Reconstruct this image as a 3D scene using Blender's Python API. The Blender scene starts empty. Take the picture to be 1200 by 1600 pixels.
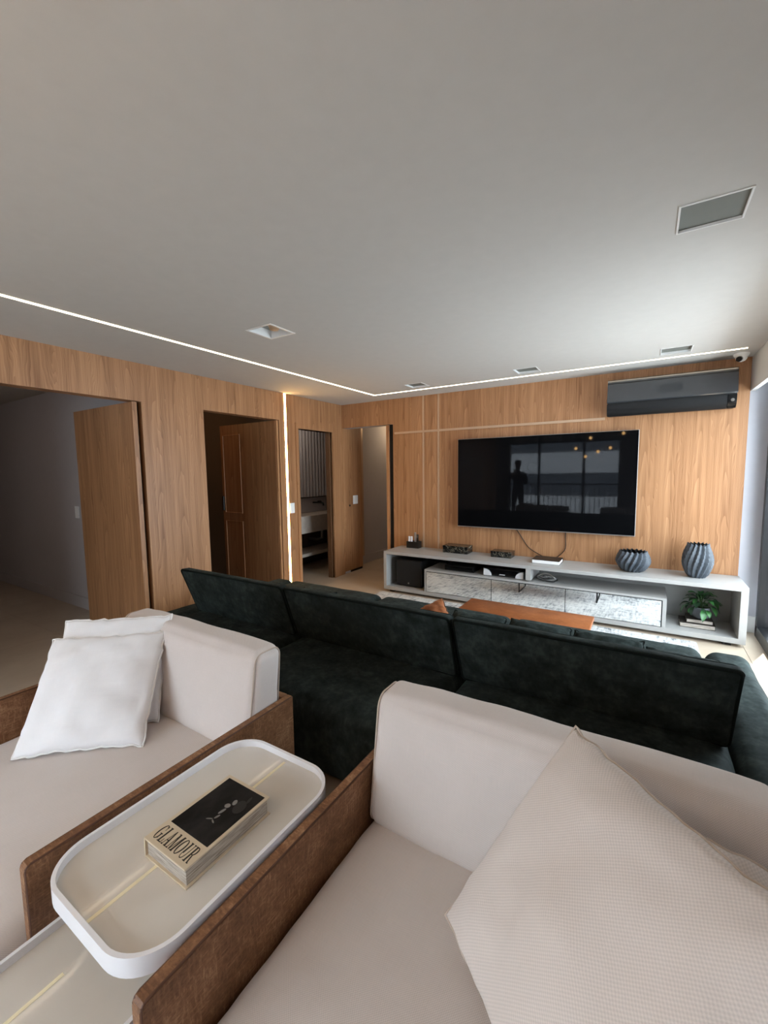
import bpy, bmesh, math, random
from mathutils import Vector, Matrix, noise

SC = bpy.context.scene
COL = SC.collection
PI = math.pi
rnd = random.Random(7)

# ------------------------------------------------------------------ camera
H = 1.51
YAW, PIT, ROL, FPX = -0.556317, -0.0938369, -0.0129441, 660.0
fw = Vector((math.sin(YAW) * math.cos(PIT), math.cos(YAW) * math.cos(PIT), math.sin(PIT)))
rt0 = Vector((math.cos(YAW), -math.sin(YAW), 0))
up0 = rt0.cross(fw)
rt = rt0 * math.cos(ROL) + up0 * math.sin(ROL)
up = -rt0 * math.sin(ROL) + up0 * math.cos(ROL)
cd = bpy.data.cameras.new('camera')
cam = bpy.data.objects.new('camera', cd)
COL.objects.link(cam)
cam.matrix_world = Matrix(((rt.x, up.x, -fw.x, 0), (rt.y, up.y, -fw.y, 0), (rt.z, up.z, -fw.z, H), (0, 0, 0, 1)))
cd.sensor_fit = 'HORIZONTAL'
cd.sensor_width = 36.0
cd.lens = FPX / 1200.0 * 36.0
cd.clip_start = 0.02
SC.camera = cam

# ------------------------------------------------------------------ world, light, exposure
SC.view_settings.view_transform = 'Standard'
SC.view_settings.look = 'None'
SC.view_settings.gamma = 1.0
SC.view_settings.use_curve_mapping = False
SC.view_settings.exposure = 0.48
SC.cycles.use_denoising = True
SC.cycles.max_bounces = 10
SC.cycles.diffuse_bounces = 6
SC.cycles.sample_clamp_indirect = 6.0
SKY = 10.0
w = bpy.data.worlds.new('World')
SC.world = w
w.use_nodes = True
bg = w.node_tree.nodes['Background']
bg.inputs[0].default_value = (0.80, 0.90, 1.0, 1)
bg.inputs[1].default_value = SKY

sl = bpy.data.lights.new('sun', 'SUN'); sl.energy = 36.0; sl.angle = 0.01; sl.color = (1.0, 0.98, 0.95)
so = bpy.data.objects.new('sun', sl); COL.objects.link(so); so.location = (6, 0, 8)
so.rotation_euler = (math.radians(-24), math.radians(10.5), 0)      # high sun over the balcony

ZC = 2.478          # ceiling height
XL = -3.78          # face of the door wall
YT = 4.95           # face of the tv wall
XR = 0.90           # face of the glazed wall
YB = -2.60          # face of the balcony wall
WB = (-3.72, -0.30, 0.04, 2.30)      # balcony window x0 x1 z0 z1
WR = (2.45, 4.90, 0.04, 2.30)        # side glass door y0 y1 z0 z1

def portal(name, loc, rot, sx, sy):
    l = bpy.data.lights.new(name, 'AREA'); l.shape = 'RECTANGLE'; l.size = sx; l.size_y = sy
    l.cycles.is_portal = True
    o = bpy.data.objects.new(name, l); COL.objects.link(o); o.location = loc; o.rotation_euler = rot
portal('daylight_portal_balcony', ((WB[0] + WB[1]) / 2, YB - 0.16, (WB[2] + WB[3]) / 2), (PI / 2, 0, 0), WB[1] - WB[0], WB[3] - WB[2])
portal('daylight_portal_side', (XR + 0.20, (WR[0] + WR[1]) / 2, (WR[2] + WR[3]) / 2), (0, PI / 2, 0), WR[3] - WR[2], WR[1] - WR[0])

# ------------------------------------------------------------------ materials
M = {}

class NT:
    def __init__(s, name):
        s.m = bpy.data.materials.new(name); s.m.use_nodes = True
        s.t = s.m.node_tree; s.b = s.t.nodes['Principled BSDF']; M[name] = s.m
    def n(s, typ, **kw):
        nd = s.t.nodes.new(typ)
        for k, v in kw.items():
            if k.startswith('i_'):
                key = k[2:]
                key = int(key) if key.isdigit() else key.replace('_', ' ')
                nd.inputs[key].default_value = v
            else:
                setattr(nd, k, v)
        return nd
    def l(s, a, b): s.t.links.new(a, b)
    def math(s, op, a, b=None, c=None):
        nd = s.t.nodes.new('ShaderNodeMath'); nd.operation = op
        for i, v in enumerate((a, b, c)):
            if v is None: continue
            if isinstance(v, (int, float)): nd.inputs[i].default_value = v
            else: s.l(v, nd.inputs[i])
        return nd.outputs[0]
    def ramp(s, fac, stops):
        r = s.t.nodes.new('ShaderNodeValToRGB')
        while len(r.color_ramp.elements) < len(stops): r.color_ramp.elements.new(0.5)
        for e, (p, c) in zip(r.color_ramp.elements, stops):
            e.position = p; e.color = (c[0], c[1], c[2], 1)
        s.l(fac, r.inputs[0]); return r.outputs[0]
    def noise(s, vec, scale, detail=4, rough=0.5, out='Fac'):
        nd = s.t.nodes.new('ShaderNodeTexNoise')
        nd.inputs['Scale'].default_value = scale; nd.inputs['Detail'].default_value = detail; nd.inputs['Roughness'].default_value = rough
        if vec is not None: s.l(vec, nd.inputs['Vector'])
        return nd.outputs[out]
    def mapping(s, vec, scale, loc=(0, 0, 0)):
        nd = s.t.nodes.new('ShaderNodeMapping'); nd.inputs['Scale'].default_value = scale; nd.inputs['Location'].default_value = loc
        s.l(vec, nd.inputs['Vector']); return nd.outputs[0]
    def bump(s, h, strength, dist):
        nd = s.t.nodes.new('ShaderNodeBump'); nd.inputs['Strength'].default_value = strength; nd.inputs['Distance'].default_value = dist
        s.l(h, nd.inputs['Height']); s.l(nd.outputs[0], s.b.inputs['Normal'])
    def pos(s): return s.t.nodes.new('ShaderNodeNewGeometry').outputs['Position']
    def objc(s): return s.t.nodes.new('ShaderNodeTexCoord').outputs['Object']
    def uv(s): return s.t.nodes.new('ShaderNodeTexCoord').outputs['UV']
    def set(s, **kw):
        for k, v in kw.items(): s.b.inputs[k.replace('_', ' ')].default_value = v

def lin(r, g, b):
    f = lambda c: ((c / 255 + 0.055) / 1.055) ** 2.4 if c > 10 else c / 255 / 12.92
    return (f(r), f(g), f(b), 1)

def plain(name, rgb, rough=0.5, metal=0.0, spec=0.5, var=0.0, coat=0.0, **kw):
    t = NT(name)
    t.set(Base_Color=lin(*rgb), Roughness=rough, Metallic=metal)
    t.b.inputs['Specular IOR Level'].default_value = spec
    t.b.inputs['Coat Weight'].default_value = coat
    c = lin(*rgb)
    nz = t.noise(t.objc(), 14.0, 3)
    v = max(var, 0.015)
    col = t.ramp(nz, [(0.3, [x * (1 - v) for x in c[:3]]), (0.7, [min(1, x * (1 + v)) for x in c[:3]])])
    t.l(col, t.b.inputs['Base Color'])
    return t

def emit(name, rgb, strength):
    t = NT(name)
    t.set(Base_Color=lin(*rgb), Emission_Color=lin(*rgb), Emission_Strength=strength)
    return t

def wood(name, light, mid, dark, rough=0.42):
    t = NT(name)
    sp = t.n('ShaderNodeSeparateXYZ'); t.l(t.pos(), sp.inputs[0])
    u = t.math('ADD', sp.outputs[0], sp.outputs[1]); v = sp.outputs[2]
    def vec(a, b, c=0.0):
        k = t.n('ShaderNodeCombineXYZ')
        for i, x in enumerate((a, b, c)):
            if isinstance(x, (int, float)): k.inputs[i].default_value = x
            else: t.l(x, k.inputs[i])
        return k.outputs[0]
    BW = 0.21
    ub = t.math('DIVIDE', u, BW)
    bi = t.math('FLOOR', ub)
    wn = t.n('ShaderNodeTexWhiteNoise', noise_dimensions='1D'); t.l(bi, wn.inputs['W'])
    ul = t.math('SUBTRACT', t.math('FRACT', ub), 0.5)
    wob = t.noise(vec(t.math('MULTIPLY', u, 5.0), t.math('MULTIPLY', v, 0.9), wn.outputs['Value']), 1.0, 3, 0.55)
    ul2 = t.math('ADD', ul, t.math('MULTIPLY', t.math('SUBTRACT', wob, 0.5), 1.1))
    # cathedral arcs
    par = t.math('ADD', t.math('MULTIPLY', t.math('MULTIPLY', ul2, ul2), 7.0), t.math('MULTIPLY', v, 0.55))
    par = t.math('ADD', par, t.math('MULTIPLY', wn.outputs['Value'], 9.0))
    ring = t.math('FRACT', t.math('MULTIPLY', t.math('ADD', par, t.math('MULTIPLY', wob, 0.35)), 4.2))
    # straight fine grain
    fine = t.noise(vec(t.math('MULTIPLY', u, 150.0), t.math('MULTIPLY', v, 2.2)), 1.0, 4, 0.6)
    med = t.noise(vec(t.math('MULTIPLY', u, 34.0), t.math('MULTIPLY', v, 0.7), wn.outputs['Value']), 1.0, 3, 0.55)
    big = t.noise(vec(t.math('MULTIPLY', u, 7.0), t.math('MULTIPLY', v, 0.25)), 1.0, 2)
    a = t.math('ADD', t.math('MULTIPLY', fine, 0.26), t.math('MULTIPLY', med, 0.38))
    a = t.math('ADD', a, t.math('MULTIPLY', ring, 0.12))
    a = t.math('ADD', a, t.math('MULTIPLY', big, 0.22))
    col = t.ramp(a, [(0.36, lin(*dark)), (0.52, lin(*mid)), (0.72, lin(*light))])
    t.l(col, t.b.inputs['Base Color'])
    t.set(Roughness=rough)
    t.b.inputs['Specular IOR Level'].default_value = 0.35
    t.bump(fine, 0.12, 0.002)
    return t

wood('oak', (194, 148, 108), (168, 122, 84), (134, 92, 60))
wood('oak_door', (166, 122, 86), (142, 101, 68), (112, 77, 50))
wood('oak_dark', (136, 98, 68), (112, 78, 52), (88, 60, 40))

def weave(name, rgb, pitch, depth=0.35, rough=0.9, var=0.10, sheen=0.2):
    t = NT(name)
    c = lin(*rgb)[:3]
    uv = t.uv()
    sp = t.n('ShaderNodeSeparateXYZ'); t.l(uv, sp.inputs[0])
    k = 2 * PI / pitch
    wob = t.noise(uv, 30.0, 2)
    wv = t.math('MULTIPLY', t.math('SUBTRACT', wob, 0.5), 1.6)
    sx = t.math('SINE', t.math('ADD', t.math('MULTIPLY', sp.outputs[0], k), wv))
    sy = t.math('SINE', t.math('ADD', t.math('MULTIPLY', sp.outputs[1], k), wv))
    pr = t.math('MULTIPLY', sx, sy)
    h = t.math('ADD', t.math('MULTIPLY', pr, 0.5), 0.5)
    spk = t.noise(uv, 900.0, 2)
    lo = t.noise(uv, 9.0, 3)
    thx = t.noise(t.mapping(uv, (20, 900, 1)), 1.0, 2)
    thy = t.noise(t.mapping(uv, (900, 20, 1)), 1.0, 2)
    a = t.math('ADD', t.math('MULTIPLY', h, 0.38), t.math('MULTIPLY', spk, 0.2))
    a = t.math('ADD', a, t.math('MULTIPLY', t.math('ADD', thx, thy), 0.16))
    a = t.math('ADD', a, t.math('MULTIPLY', lo, 0.10))
    col = t.ramp(a, [(0.2, [x * (1 - depth) for x in c]), (0.75, [min(1, x * (1 + var)) for x in c])])
    t.l(col, t.b.inputs['Base Color'])
    t.set(Roughness=rough)
    t.b.inputs['Specular IOR Level'].default_value = 0.15
    t.b.inputs['Sheen Weight'].default_value = sheen
    t.b.inputs['Sheen Roughness'].default_value = 0.6
    t.bump(a, 0.35, 0.0015)
    return t
weave('linen_beige', (215, 205, 199), 0.0050, 0.25)
weave('linen_chunky', (210, 199, 191), 0.0068, 0.20)
weave('linen_white', (240, 239, 240), 0.0030, 0.14, var=0.05)
plain('piping_beige', (192, 176, 162), 0.9)
plain('piping_white', (232, 230, 228), 0.9)

def velvet(name, rgb):
    t = NT(name)
    c = lin(*rgb)[:3]
    p = t.pos()
    n1 = t.noise(t.mapping(p, (9, 9, 12)), 1.0, 4, 0.6)
    n2 = t.noise(t.mapping(p, (40, 40, 22)), 1.0, 3, 0.6)
    a = t.math('ADD', t.math('MULTIPLY', n1, 0.65), t.math('MULTIPLY', n2, 0.35))
    col = t.ramp(a, [(0.34, [x * 0.45 for x in c]), (0.52, c), (0.68, [x * 1.9 for x in c])])
    t.l(col, t.b.inputs['Base Color'])
    t.set(Roughness=0.85)
    t.b.inputs['Specular IOR Level'].default_value = 0.1
    t.l(t.ramp(a, [(0.35, (0.02,) * 3), (0.65, (0.12,) * 3)]), t.b.inputs['Sheen Weight'])
    t.b.inputs['Sheen Roughness'].default_value = 0.4
    t.b.inputs['Sheen Tint'].default_value = lin(120, 140, 140)
    t.bump(n2, 0.15, 0.004)
    return t
velvet('velvet_green', (43, 50, 48))
plain('velvet_piping', (22, 28, 27), 0.9, spec=0.1)

def leather(name, lo, mid, hi, scale=1.0, rough=0.5):
    t = NT(name)
    p = t.pos()
    big = t.noise(p, 7.0 * scale, 4, 0.6)
    def scratch(rot, sc):
        m = t.n('ShaderNodeMapping'); m.inputs['Rotation'].default_value = rot; m.inputs['Scale'].default_value = sc
        t.l(p, m.inputs['Vector'])
        return t.noise(m.outputs[0], 1.0, 4, 0.65)
    scr = t.math('MAXIMUM', scratch((0.7, 0.4, 0.3), (34 * scale, 190 * scale, 34 * scale)), scratch((-0.5, 0.8, -0.4), (34 * scale, 34 * scale, 210 * scale)))
    fin = t.noise(p, 160.0, 3, 0.6)
    a = t.math('ADD', t.math('MULTIPLY', big, 0.36), t.math('MULTIPLY', scr, 0.50))
    a = t.math('ADD', a, t.math('MULTIPLY', fin, 0.14))
    col = t.ramp(a, [(0.42, lin(*lo)), (0.54, lin(*mid)), (0.66, lin(*hi))])
    t.l(col, t.b.inputs['Base Color']); t.set(Roughness=rough)
    t.b.inputs['Specular IOR Level'].default_value = 0.35
    t.bump(fin, 0.2, 0.001)
leather('leather_brown', (98, 65, 43), (132, 93, 64), (178, 138, 105), 1.0)
leather('leather_caramel', (124, 71, 40), (148, 88, 51), (168, 106, 66), 0.5, 0.42)
plain('leather_edge', (84, 52, 34), 0.6)

t = plain('ceiling_paint', (198, 195, 190), 0.9, spec=0.1)
t = plain('wall_paint', (192, 193, 200), 0.85, spec=0.15)
plain('wall_grey', (186, 182, 184), 0.85, spec=0.15)
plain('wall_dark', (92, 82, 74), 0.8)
plain('white_trim', (228, 228, 226), 0.45)
plain('lacquer_grey', (168, 166, 163), 0.38, spec=0.4)
plain('lacquer_inside', (132, 130, 128), 0.5)
plain('equipment_black', (12, 12, 13), 0.35)
plain('equipment_gloss', (8, 8, 9), 0.12)
plain('equipment_white', (225, 225, 228), 0.25)
plain('black_metal', (14, 14, 16), 0.35, metal=0.3)
plain('brushed_steel', (170, 168, 164), 0.35, metal=0.9)
plain('champagne_metal', (188, 158, 130), 0.4, metal=0.3)
plain('gold_inlay', (250, 240, 205), 0.4)
plain('tray_white', (236, 236, 240), 0.30, coat=0.3)
plain('tray_glass', (214, 208, 199), 0.12, spec=0.5, coat=0.4)
plain('switch_white', (235, 235, 236), 0.4)
plain('speaker_cloth', (16, 16, 17), 0.9)
plain('grille_light', (150, 150, 146), 0.7)
plain('grille_grey', (116, 118, 112), 0.75)
plain('pot_grey', (96, 98, 102), 0.7, var=0.06)
plain('ac_gloss', (52, 54, 57), 0.13, coat=0.6)
plain('ac_dark', (13, 13, 14), 0.5, spec=0.3)
plain('gap_black', (12, 9, 8), 0.9)
t = NT('paper_pages')
t.l(t.ramp(t.noise(t.mapping(t.objc(), (18, 18, 700)), 1.0, 3, 0.6), [(0.35, lin(128, 116, 104)), (0.65, lin(205, 195, 182))]), t.b.inputs['Base Color']); t.set(Roughness=0.85)
plain('paper_white', (238, 238, 236), 0.8)
plain('book_cream', (206, 190, 164), 0.6, var=0.03)
plain('book_ink', (28, 24, 20), 0.6)
plain('book_dark', (40, 32, 27), 0.5)
plain('concrete', (170, 168, 164), 0.9, var=0.06)
plain('balcony_tile', (112, 108, 104), 0.8, var=0.05)
plain('stone_basin', (188, 176, 164), 0.5, var=0.08)
plain('facade_light', (196, 198, 204), 0.9)
plain('facade_dark', (104, 108, 116), 0.6)
plain('curtain_cloth', (196, 198, 202), 0.9)
plain('soil', (40, 30, 22), 0.95)
plain('clothes_dark', (24, 24, 28), 0.9)
plain('skin_tone', (176, 132, 108), 0.6)
plain('hair_dark', (26, 20, 17), 0.7)
emit('led_warm', (255, 236, 205), 5.0)
emit('led_wall', (255, 200, 122), 30.0)
emit('bulb_warm', (255, 200, 130), 45.0)

t = NT('mirror'); t.set(Base_Color=(0.86, 0.87, 0.86, 1), Metallic=1.0, Roughness=0.015)
t.l(t.ramp(t.noise(t.objc(), 3.0, 1), [(0.0, (0.85, 0.86, 0.85)), (1.0, (0.87, 0.88, 0.87))]), t.b.inputs['Base Color'])
t = NT('tv_screen'); t.set(Base_Color=(0.003, 0.003, 0.0035, 1), Roughness=0.03); t.b.inputs['Specular IOR Level'].default_value = 0.11
t.l(t.ramp(t.noise(t.objc(), 2.0, 1), [(0.0, (0.0025, 0.0025, 0.003)), (1.0, (0.0035, 0.0035, 0.004))]), t.b.inputs['Base Color'])

t = NT('window_glass')
tr = t.n('ShaderNodeBsdfTransparent'); tr.inputs[0].default_value = (0.93, 0.95, 0.95, 1)
gl = t.n('ShaderNodeBsdfGlossy'); gl.inputs['Roughness'].default_value = 0.0
fr = t.n('ShaderNodeLayerWeight'); fr.inputs[0].default_value = 0.5
fc5 = t.math('ADD', t.math('MULTIPLY', t.math('POWER', fr.outputs['Facing'], 5.0), 0.8), 0.04)
mx = t.n('ShaderNodeMixShader'); t.l(fc5, mx.inputs[0]); t.l(tr.outputs[0], mx.inputs[1]); t.l(gl.outputs[0], mx.inputs[2])
t.l(mx.outputs[0], t.t.nodes['Material Output'].inputs['Surface'])

t = NT('floor_tile')       # large beige porcelain
a = t.noise(t.pos(), 3.0, 5, 0.6)
t.l(t.ramp(a, [(0.3, lin(176, 158, 138)), (0.7, lin(192, 176, 156))]), t.b.inputs['Base Color']); t.set(Roughness=0.28)
plain('grout', (140, 124, 108), 0.9)

t = NT('rug_wool')
p = t.pos()
s1 = t.noise(t.mapping(p, (9, 34, 1)), 1.0, 5, 0.7)
s2 = t.noise(t.mapping(p, (40, 6, 1)), 1.0, 5, 0.7)
lo = t.noise(p, 2.5, 3)
a = t.math('ADD', t.math('MULTIPLY', s1, 0.45), t.math('ADD', t.math('MULTIPLY', s2, 0.4), t.math('MULTIPLY', lo, 0.2)))
t.l(t.ramp(a, [(0.42, lin(96, 98, 102)), (0.49, lin(176, 176, 176)), (0.57, lin(212, 211, 208))]), t.b.inputs['Base Color'])
t.set(Roughness=0.95); t.bump(a, 0.4, 0.006)

t = NT('marble_black')
p = t.objc()
ds = t.noise(p, 9.0, 4, 0.6, 'Color')
mxv = t.n('ShaderNodeMix', data_type='VECTOR'); mxv.inputs[0].default_value = 0.35; t.l(p, mxv.inputs[4]); t.l(ds, mxv.inputs[5])
vo = t.n('ShaderNodeTexVoronoi', feature='DISTANCE_TO_EDGE'); vo.inputs['Scale'].default_value = 11.0; t.l(mxv.outputs[1], vo.inputs['Vector'])
t.l(t.ramp(vo.outputs['Distance'], [(0.0, lin(150, 140, 120)), (0.025, lin(60, 58, 52)), (0.08, lin(16, 17, 16))]), t.b.inputs['Base Color'])
t.set(Roughness=0.15)

t = NT('ceramic_charcoal'); a = t.noise(t.objc(), 30.0, 3)
t.l(t.ramp(a, [(0.3, lin(58, 64, 70)), (0.7, lin(74, 80, 88))]), t.b.inputs['Base Color']); t.set(Roughness=0.48)
plain('ceramic_inside', (14, 14, 15), 0.8)

t = NT('leaf_green'); a = t.noise(t.objc(), 25.0, 3)
t.l(t.ramp(a, [(0.3, lin(28, 70, 34)), (0.7, lin(62, 116, 58))]), t.b.inputs['Base Color']); t.set(Roughness=0.35)
plain('leaf_dark', (26, 52, 30), 0.4, var=0.2)
plain('stem_green', (58, 84, 44), 0.6)

t = NT('cover_print')
p = t.objc()
a = t.noise(t.mapping(p, (14, 9, 1)), 1.0, 5, 0.6)
t.l(t.ramp(a, [(0.40, lin(7, 7, 7)), (0.78, lin(44, 43, 42))]), t.b.inputs['Base Color']); t.set(Roughness=0.55); t.b.inputs['Specular IOR Level'].default_value = 0.2
plain('print_grey', (120, 118, 114), 0.5, var=0.3)

# ------------------------------------------------------------------ mesh helpers
class MB:
    def __init__(s): s.bm = bmesh.new(); s.uvl = None
    def box(s, x0, x1, y0, y1, z0, z1, bevel=0.0, seg=2):
        r = bmesh.ops.create_cube(s.bm, size=1.0)
        c = ((x0 + x1) / 2, (y0 + y1) / 2, (z0 + z1) / 2)
        for v in r['verts']:
            v.co = Vector((v.co.x * (x1 - x0) + c[0], v.co.y * (y1 - y0) + c[1], v.co.z * (z1 - z0) + c[2]))
        if bevel > 0:
            es = {e for v in r['verts'] for e in v.link_edges}
            bmesh.ops.bevel(s.bm, geom=list(es), offset=bevel, segments=seg, affect='EDGES', profile=0.5)
        return s
    def quadlist(s, vs, fs):
        bv = [s.bm.verts.new(v) for v in vs]
        for f in fs:
            try: s.bm.faces.new([bv[i] for i in f])
            except ValueError: pass
        return s
    def prism(s, pts, z0, z1):
        n = len(pts)
        vs = [(p[0], p[1], z0) for p in pts] + [(p[0], p[1], z1) for p in pts]
        fs = [tuple(range(n))[::-1], tuple(range(n, 2 * n))] + [(i, (i + 1) % n, n + (i + 1) % n, n + i) for i in range(n)]
        return s.quadlist(vs, fs)
    def extr(s, pts, axis, a0, a1):
        """2d profile extruded along an axis: 'x' -> pts are (y,z); 'y' -> pts are (x,z)"""
        n = len(pts)
        mk = (lambda p, a: (a, p[0], p[1])) if axis == 'x' else (lambda p, a: (p[0], a, p[1]))
        vs = [mk(p, a0) for p in pts] + [mk(p, a1) for p in pts]
        fs = [tuple(range(n))[::-1], tuple(range(n, 2 * n))] + [(i, (i + 1) % n, n + (i + 1) % n, n + i) for i in range(n)]
        return s.quadlist(vs, fs)
    def tube(s, path, r, n=8, closed=False, cap=True):
        P = [Vector(p) for p in path]; m = len(P); rings = []
        rr = r if isinstance(r, (list, tuple)) else [r] * m
        prev = None
        for i in range(m):
            a = P[(i - 1) % m] if (closed or i > 0) else P[i]
            b = P[(i + 1) % m] if (closed or i < m - 1) else P[i]
            d = (b - a).normalized()
            if prev is None:
                u = d.orthogonal().normalized()
            else:
                u = (prev - d * prev.dot(d))
                u = u.normalized() if u.length > 1e-6 else d.orthogonal().normalized()
            prev = u
            v = d.cross(u)
            rings.append([s.bm.verts.new(P[i] + (u * math.cos(2 * PI * k / n) + v * math.sin(2 * PI * k / n)) * rr[i]) for k in range(n)])
        for i in range(m if closed else m - 1):
            A, B = rings[i], rings[(i + 1) % m]
            for k in range(n):
                s.bm.faces.new((A[k], A[(k + 1) % n], B[(k + 1) % n], B[k]))
        if cap and not closed:
            s.bm.faces.new(rings[0][::-1]); s.bm.faces.new(rings[-1])
        return s
    def lathe(s, prof, c=(0, 0, 0), n=32):
        rings = []
        for r, z in prof:
            rings.append([s.bm.verts.new((c[0] + r * math.cos(2 * PI * k / n), c[1] + r * math.sin(2 * PI * k / n), c[2] + z)) for k in range(n)])
        for A, B in zip(rings, rings[1:]):
            for k in range(n):
                s.bm.faces.new((A[k], A[(k + 1) % n], B[(k + 1) % n], B[k]))
        s.bm.faces.new(rings[0][::-1]); s.bm.faces.new(rings[-1])
        return s

def mesh_from(mb, name, smooth=False):
    bm = mb.bm
    bmesh.ops.recalc_face_normals(bm, faces=bm.faces[:])
    me = bpy.data.meshes.new(name)
    bm.to_mesh(me); bm.free()
    if smooth is True:
        me.polygons.foreach_set('use_smooth', [True] * len(me.polygons))
    elif smooth:
        me.polygons.foreach_set('use_smooth', [True] * len(me.polygons))
        me.set_sharp_from_angle(angle=math.radians(smooth))
    return me

def wloc(o):
    v = Vector((0, 0, 0))
    while o is not None:
        v += Vector(o.location); o = o.parent
    return v

def obj(name, mb, mat, parent=None, smooth=False, local=False, kind=None):
    """mesh given in world metres (or parent-local with local=True)"""
    me = mb if isinstance(mb, bpy.types.Mesh) else mesh_from(mb, name, smooth)
    o = bpy.data.objects.new(name, me)
    COL.objects.link(o)
    if mat: me.materials.append(M[mat])
    if parent is not None:
        o.parent = parent
        off = Vector((0, 0, 0)) if local else wloc(parent)
        if not local:
            me.transform(Matrix.Translation(-off))
    else:
        vs = [v.co for v in me.vertices]
        lo = Vector((min(v.x for v in vs), min(v.y for v in vs), min(v.z for v in vs)))
        hi = Vector((max(v.x for v in vs), max(v.y for v in vs), max(v.z for v in vs)))
        base = Vector(((lo.x + hi.x) / 2, (lo.y + hi.y) / 2, lo.z))
        me.transform(Matrix.Translation(-base))
        o.location = base
    if kind: o['kind'] = kind
    return o

def tag(o, label, cat, group=None):
    o['label'] = label; o['category'] = cat
    if group: o['group'] = group
    return o

def thing(name, label, cat, loc=(0, 0, 0), group=None):
    o = bpy.data.objects.new(name, None); COL.objects.link(o); o.location = loc
    o.empty_display_size = 0.1
    return tag(o, label, cat, group)

def struct(name, mb, mat, smooth=False):
    o = obj(name, mb, mat, None, smooth); o['kind'] = 'structure'; return o

def bx(*a, bevel=0.0, seg=2): return MB().box(*a, bevel=bevel, seg=seg)

def copy_tree(o, parent=None):
    c = o.copy(); COL.objects.link(c); c.parent = parent
    for ch in list(o.children): copy_tree(ch, c)
    return c

def grid_boxes(mb, us, vs, holes, put):
    """fill the cells of a cut grid that are not inside a hole; put(u0,u1,v0,v1)"""
    us = sorted(set(us)); vs = sorted(set(vs))
    for a, b in zip(us, us[1:]):
        run = None
        for c, d in zip(vs, vs[1:]):
            hole = any(h[0] - 1e-6 <= a and b <= h[1] + 1e-6 and h[2] - 1e-6 <= c and d <= h[3] + 1e-6 for h in holes)
            if hole:
                if run: put(mb, a, b, run[0], run[1]); run = None
            else:
                run = (run[0], d) if run else (c, d)
        if run: put(mb, a, b, run[0], run[1])

def arc_ts(h, r, step):
    """sample coordinates from -h to h with extra samples in the rounded zones"""
    out = []
    k = 4
    for i in range(k + 1): out.append(-(h - r) - r * math.tan(PI / 4 * (k - i) / k))
    n = max(2, int(round(2 * (h - r) / step)))
    for i in range(1, n): out.append(-(h - r) + 2 * (h - r) * i / n)
    for i in range(k + 1): out.append((h - r) + r * math.tan(PI / 4 * i / k))
    return out

def cushion(sx, sy, sz, r, bulge=(0, 0, 0), step=0.035, wrinkle=0.0, seed=0.0, deform=None):
    """soft rounded box centred on the origin, uv in metres; bulge per axis"""
    mb = MB(); bm = mb.bm
    uvl = bm.loops.layers.uv.new('UVMap')
    h = (sx / 2, sy / 2, sz / 2)
    T = [arc_ts(x, r, step) for x in h]
    vmap = {}
    def vert(p):
        key = tuple(round(c, 5) for c in p)
        if key in vmap: return vmap[key]
        inner = Vector([max(-(h[i] - r), min(h[i] - r, p[i])) for i in range(3)])
        d = Vector(p) - inner
        q = inner + (d.normalized() * r if d.length > 1e-9 else Vector((0, 0, 0)))
        nrm = [p[i] / h[i] for i in range(3)]
        for ax in range(3):
            o = [k for k in range(3) if k != ax]
            f = max(0, 1 - nrm[o[0]] ** 4) * max(0, 1 - nrm[o[1]] ** 4)
            q[ax] += bulge[ax] * f * nrm[ax] ** 3
        if wrinkle:
            nv = noise.noise(Vector((q.x * 5 + seed, q.y * 5, q.z * 5))) + 0.5 * noise.noise(Vector((q.x * 13 + seed, q.y * 13, q.z * 13)))
            q += d.normalized() * nv * wrinkle
        if deform: q = deform(q)
        v = bm.verts.new(q); vmap[key] = v
        return v
    for ax in range(3):
        a, b = [k for k in range(3) if k != ax]
        for sgn in (-1, 1):
            for i in range(len(T[a]) - 1):
                for j in range(len(T[b]) - 1):
                    ps = []
                    for (u, v) in ((i, j), (i + 1, j), (i + 1, j + 1), (i, j + 1)):
                        p = [0, 0, 0]; p[ax] = sgn * h[ax]; p[a] = T[a][u]; p[b] = T[b][v]
                        ps.append(p)
                    vs = [vert(p) for p in ps]
                    if len(set(vs)) < 4: continue
                    if sgn < 0: vs = vs[::-1]; ps = ps[::-1]
                    try: f = bm.faces.new(vs)
                    except ValueError: continue
                    for l, p in zip(f.loops, ps): l[uvl].uv = (p[a] + ax * 0.37, p[b])
    return mb

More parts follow.
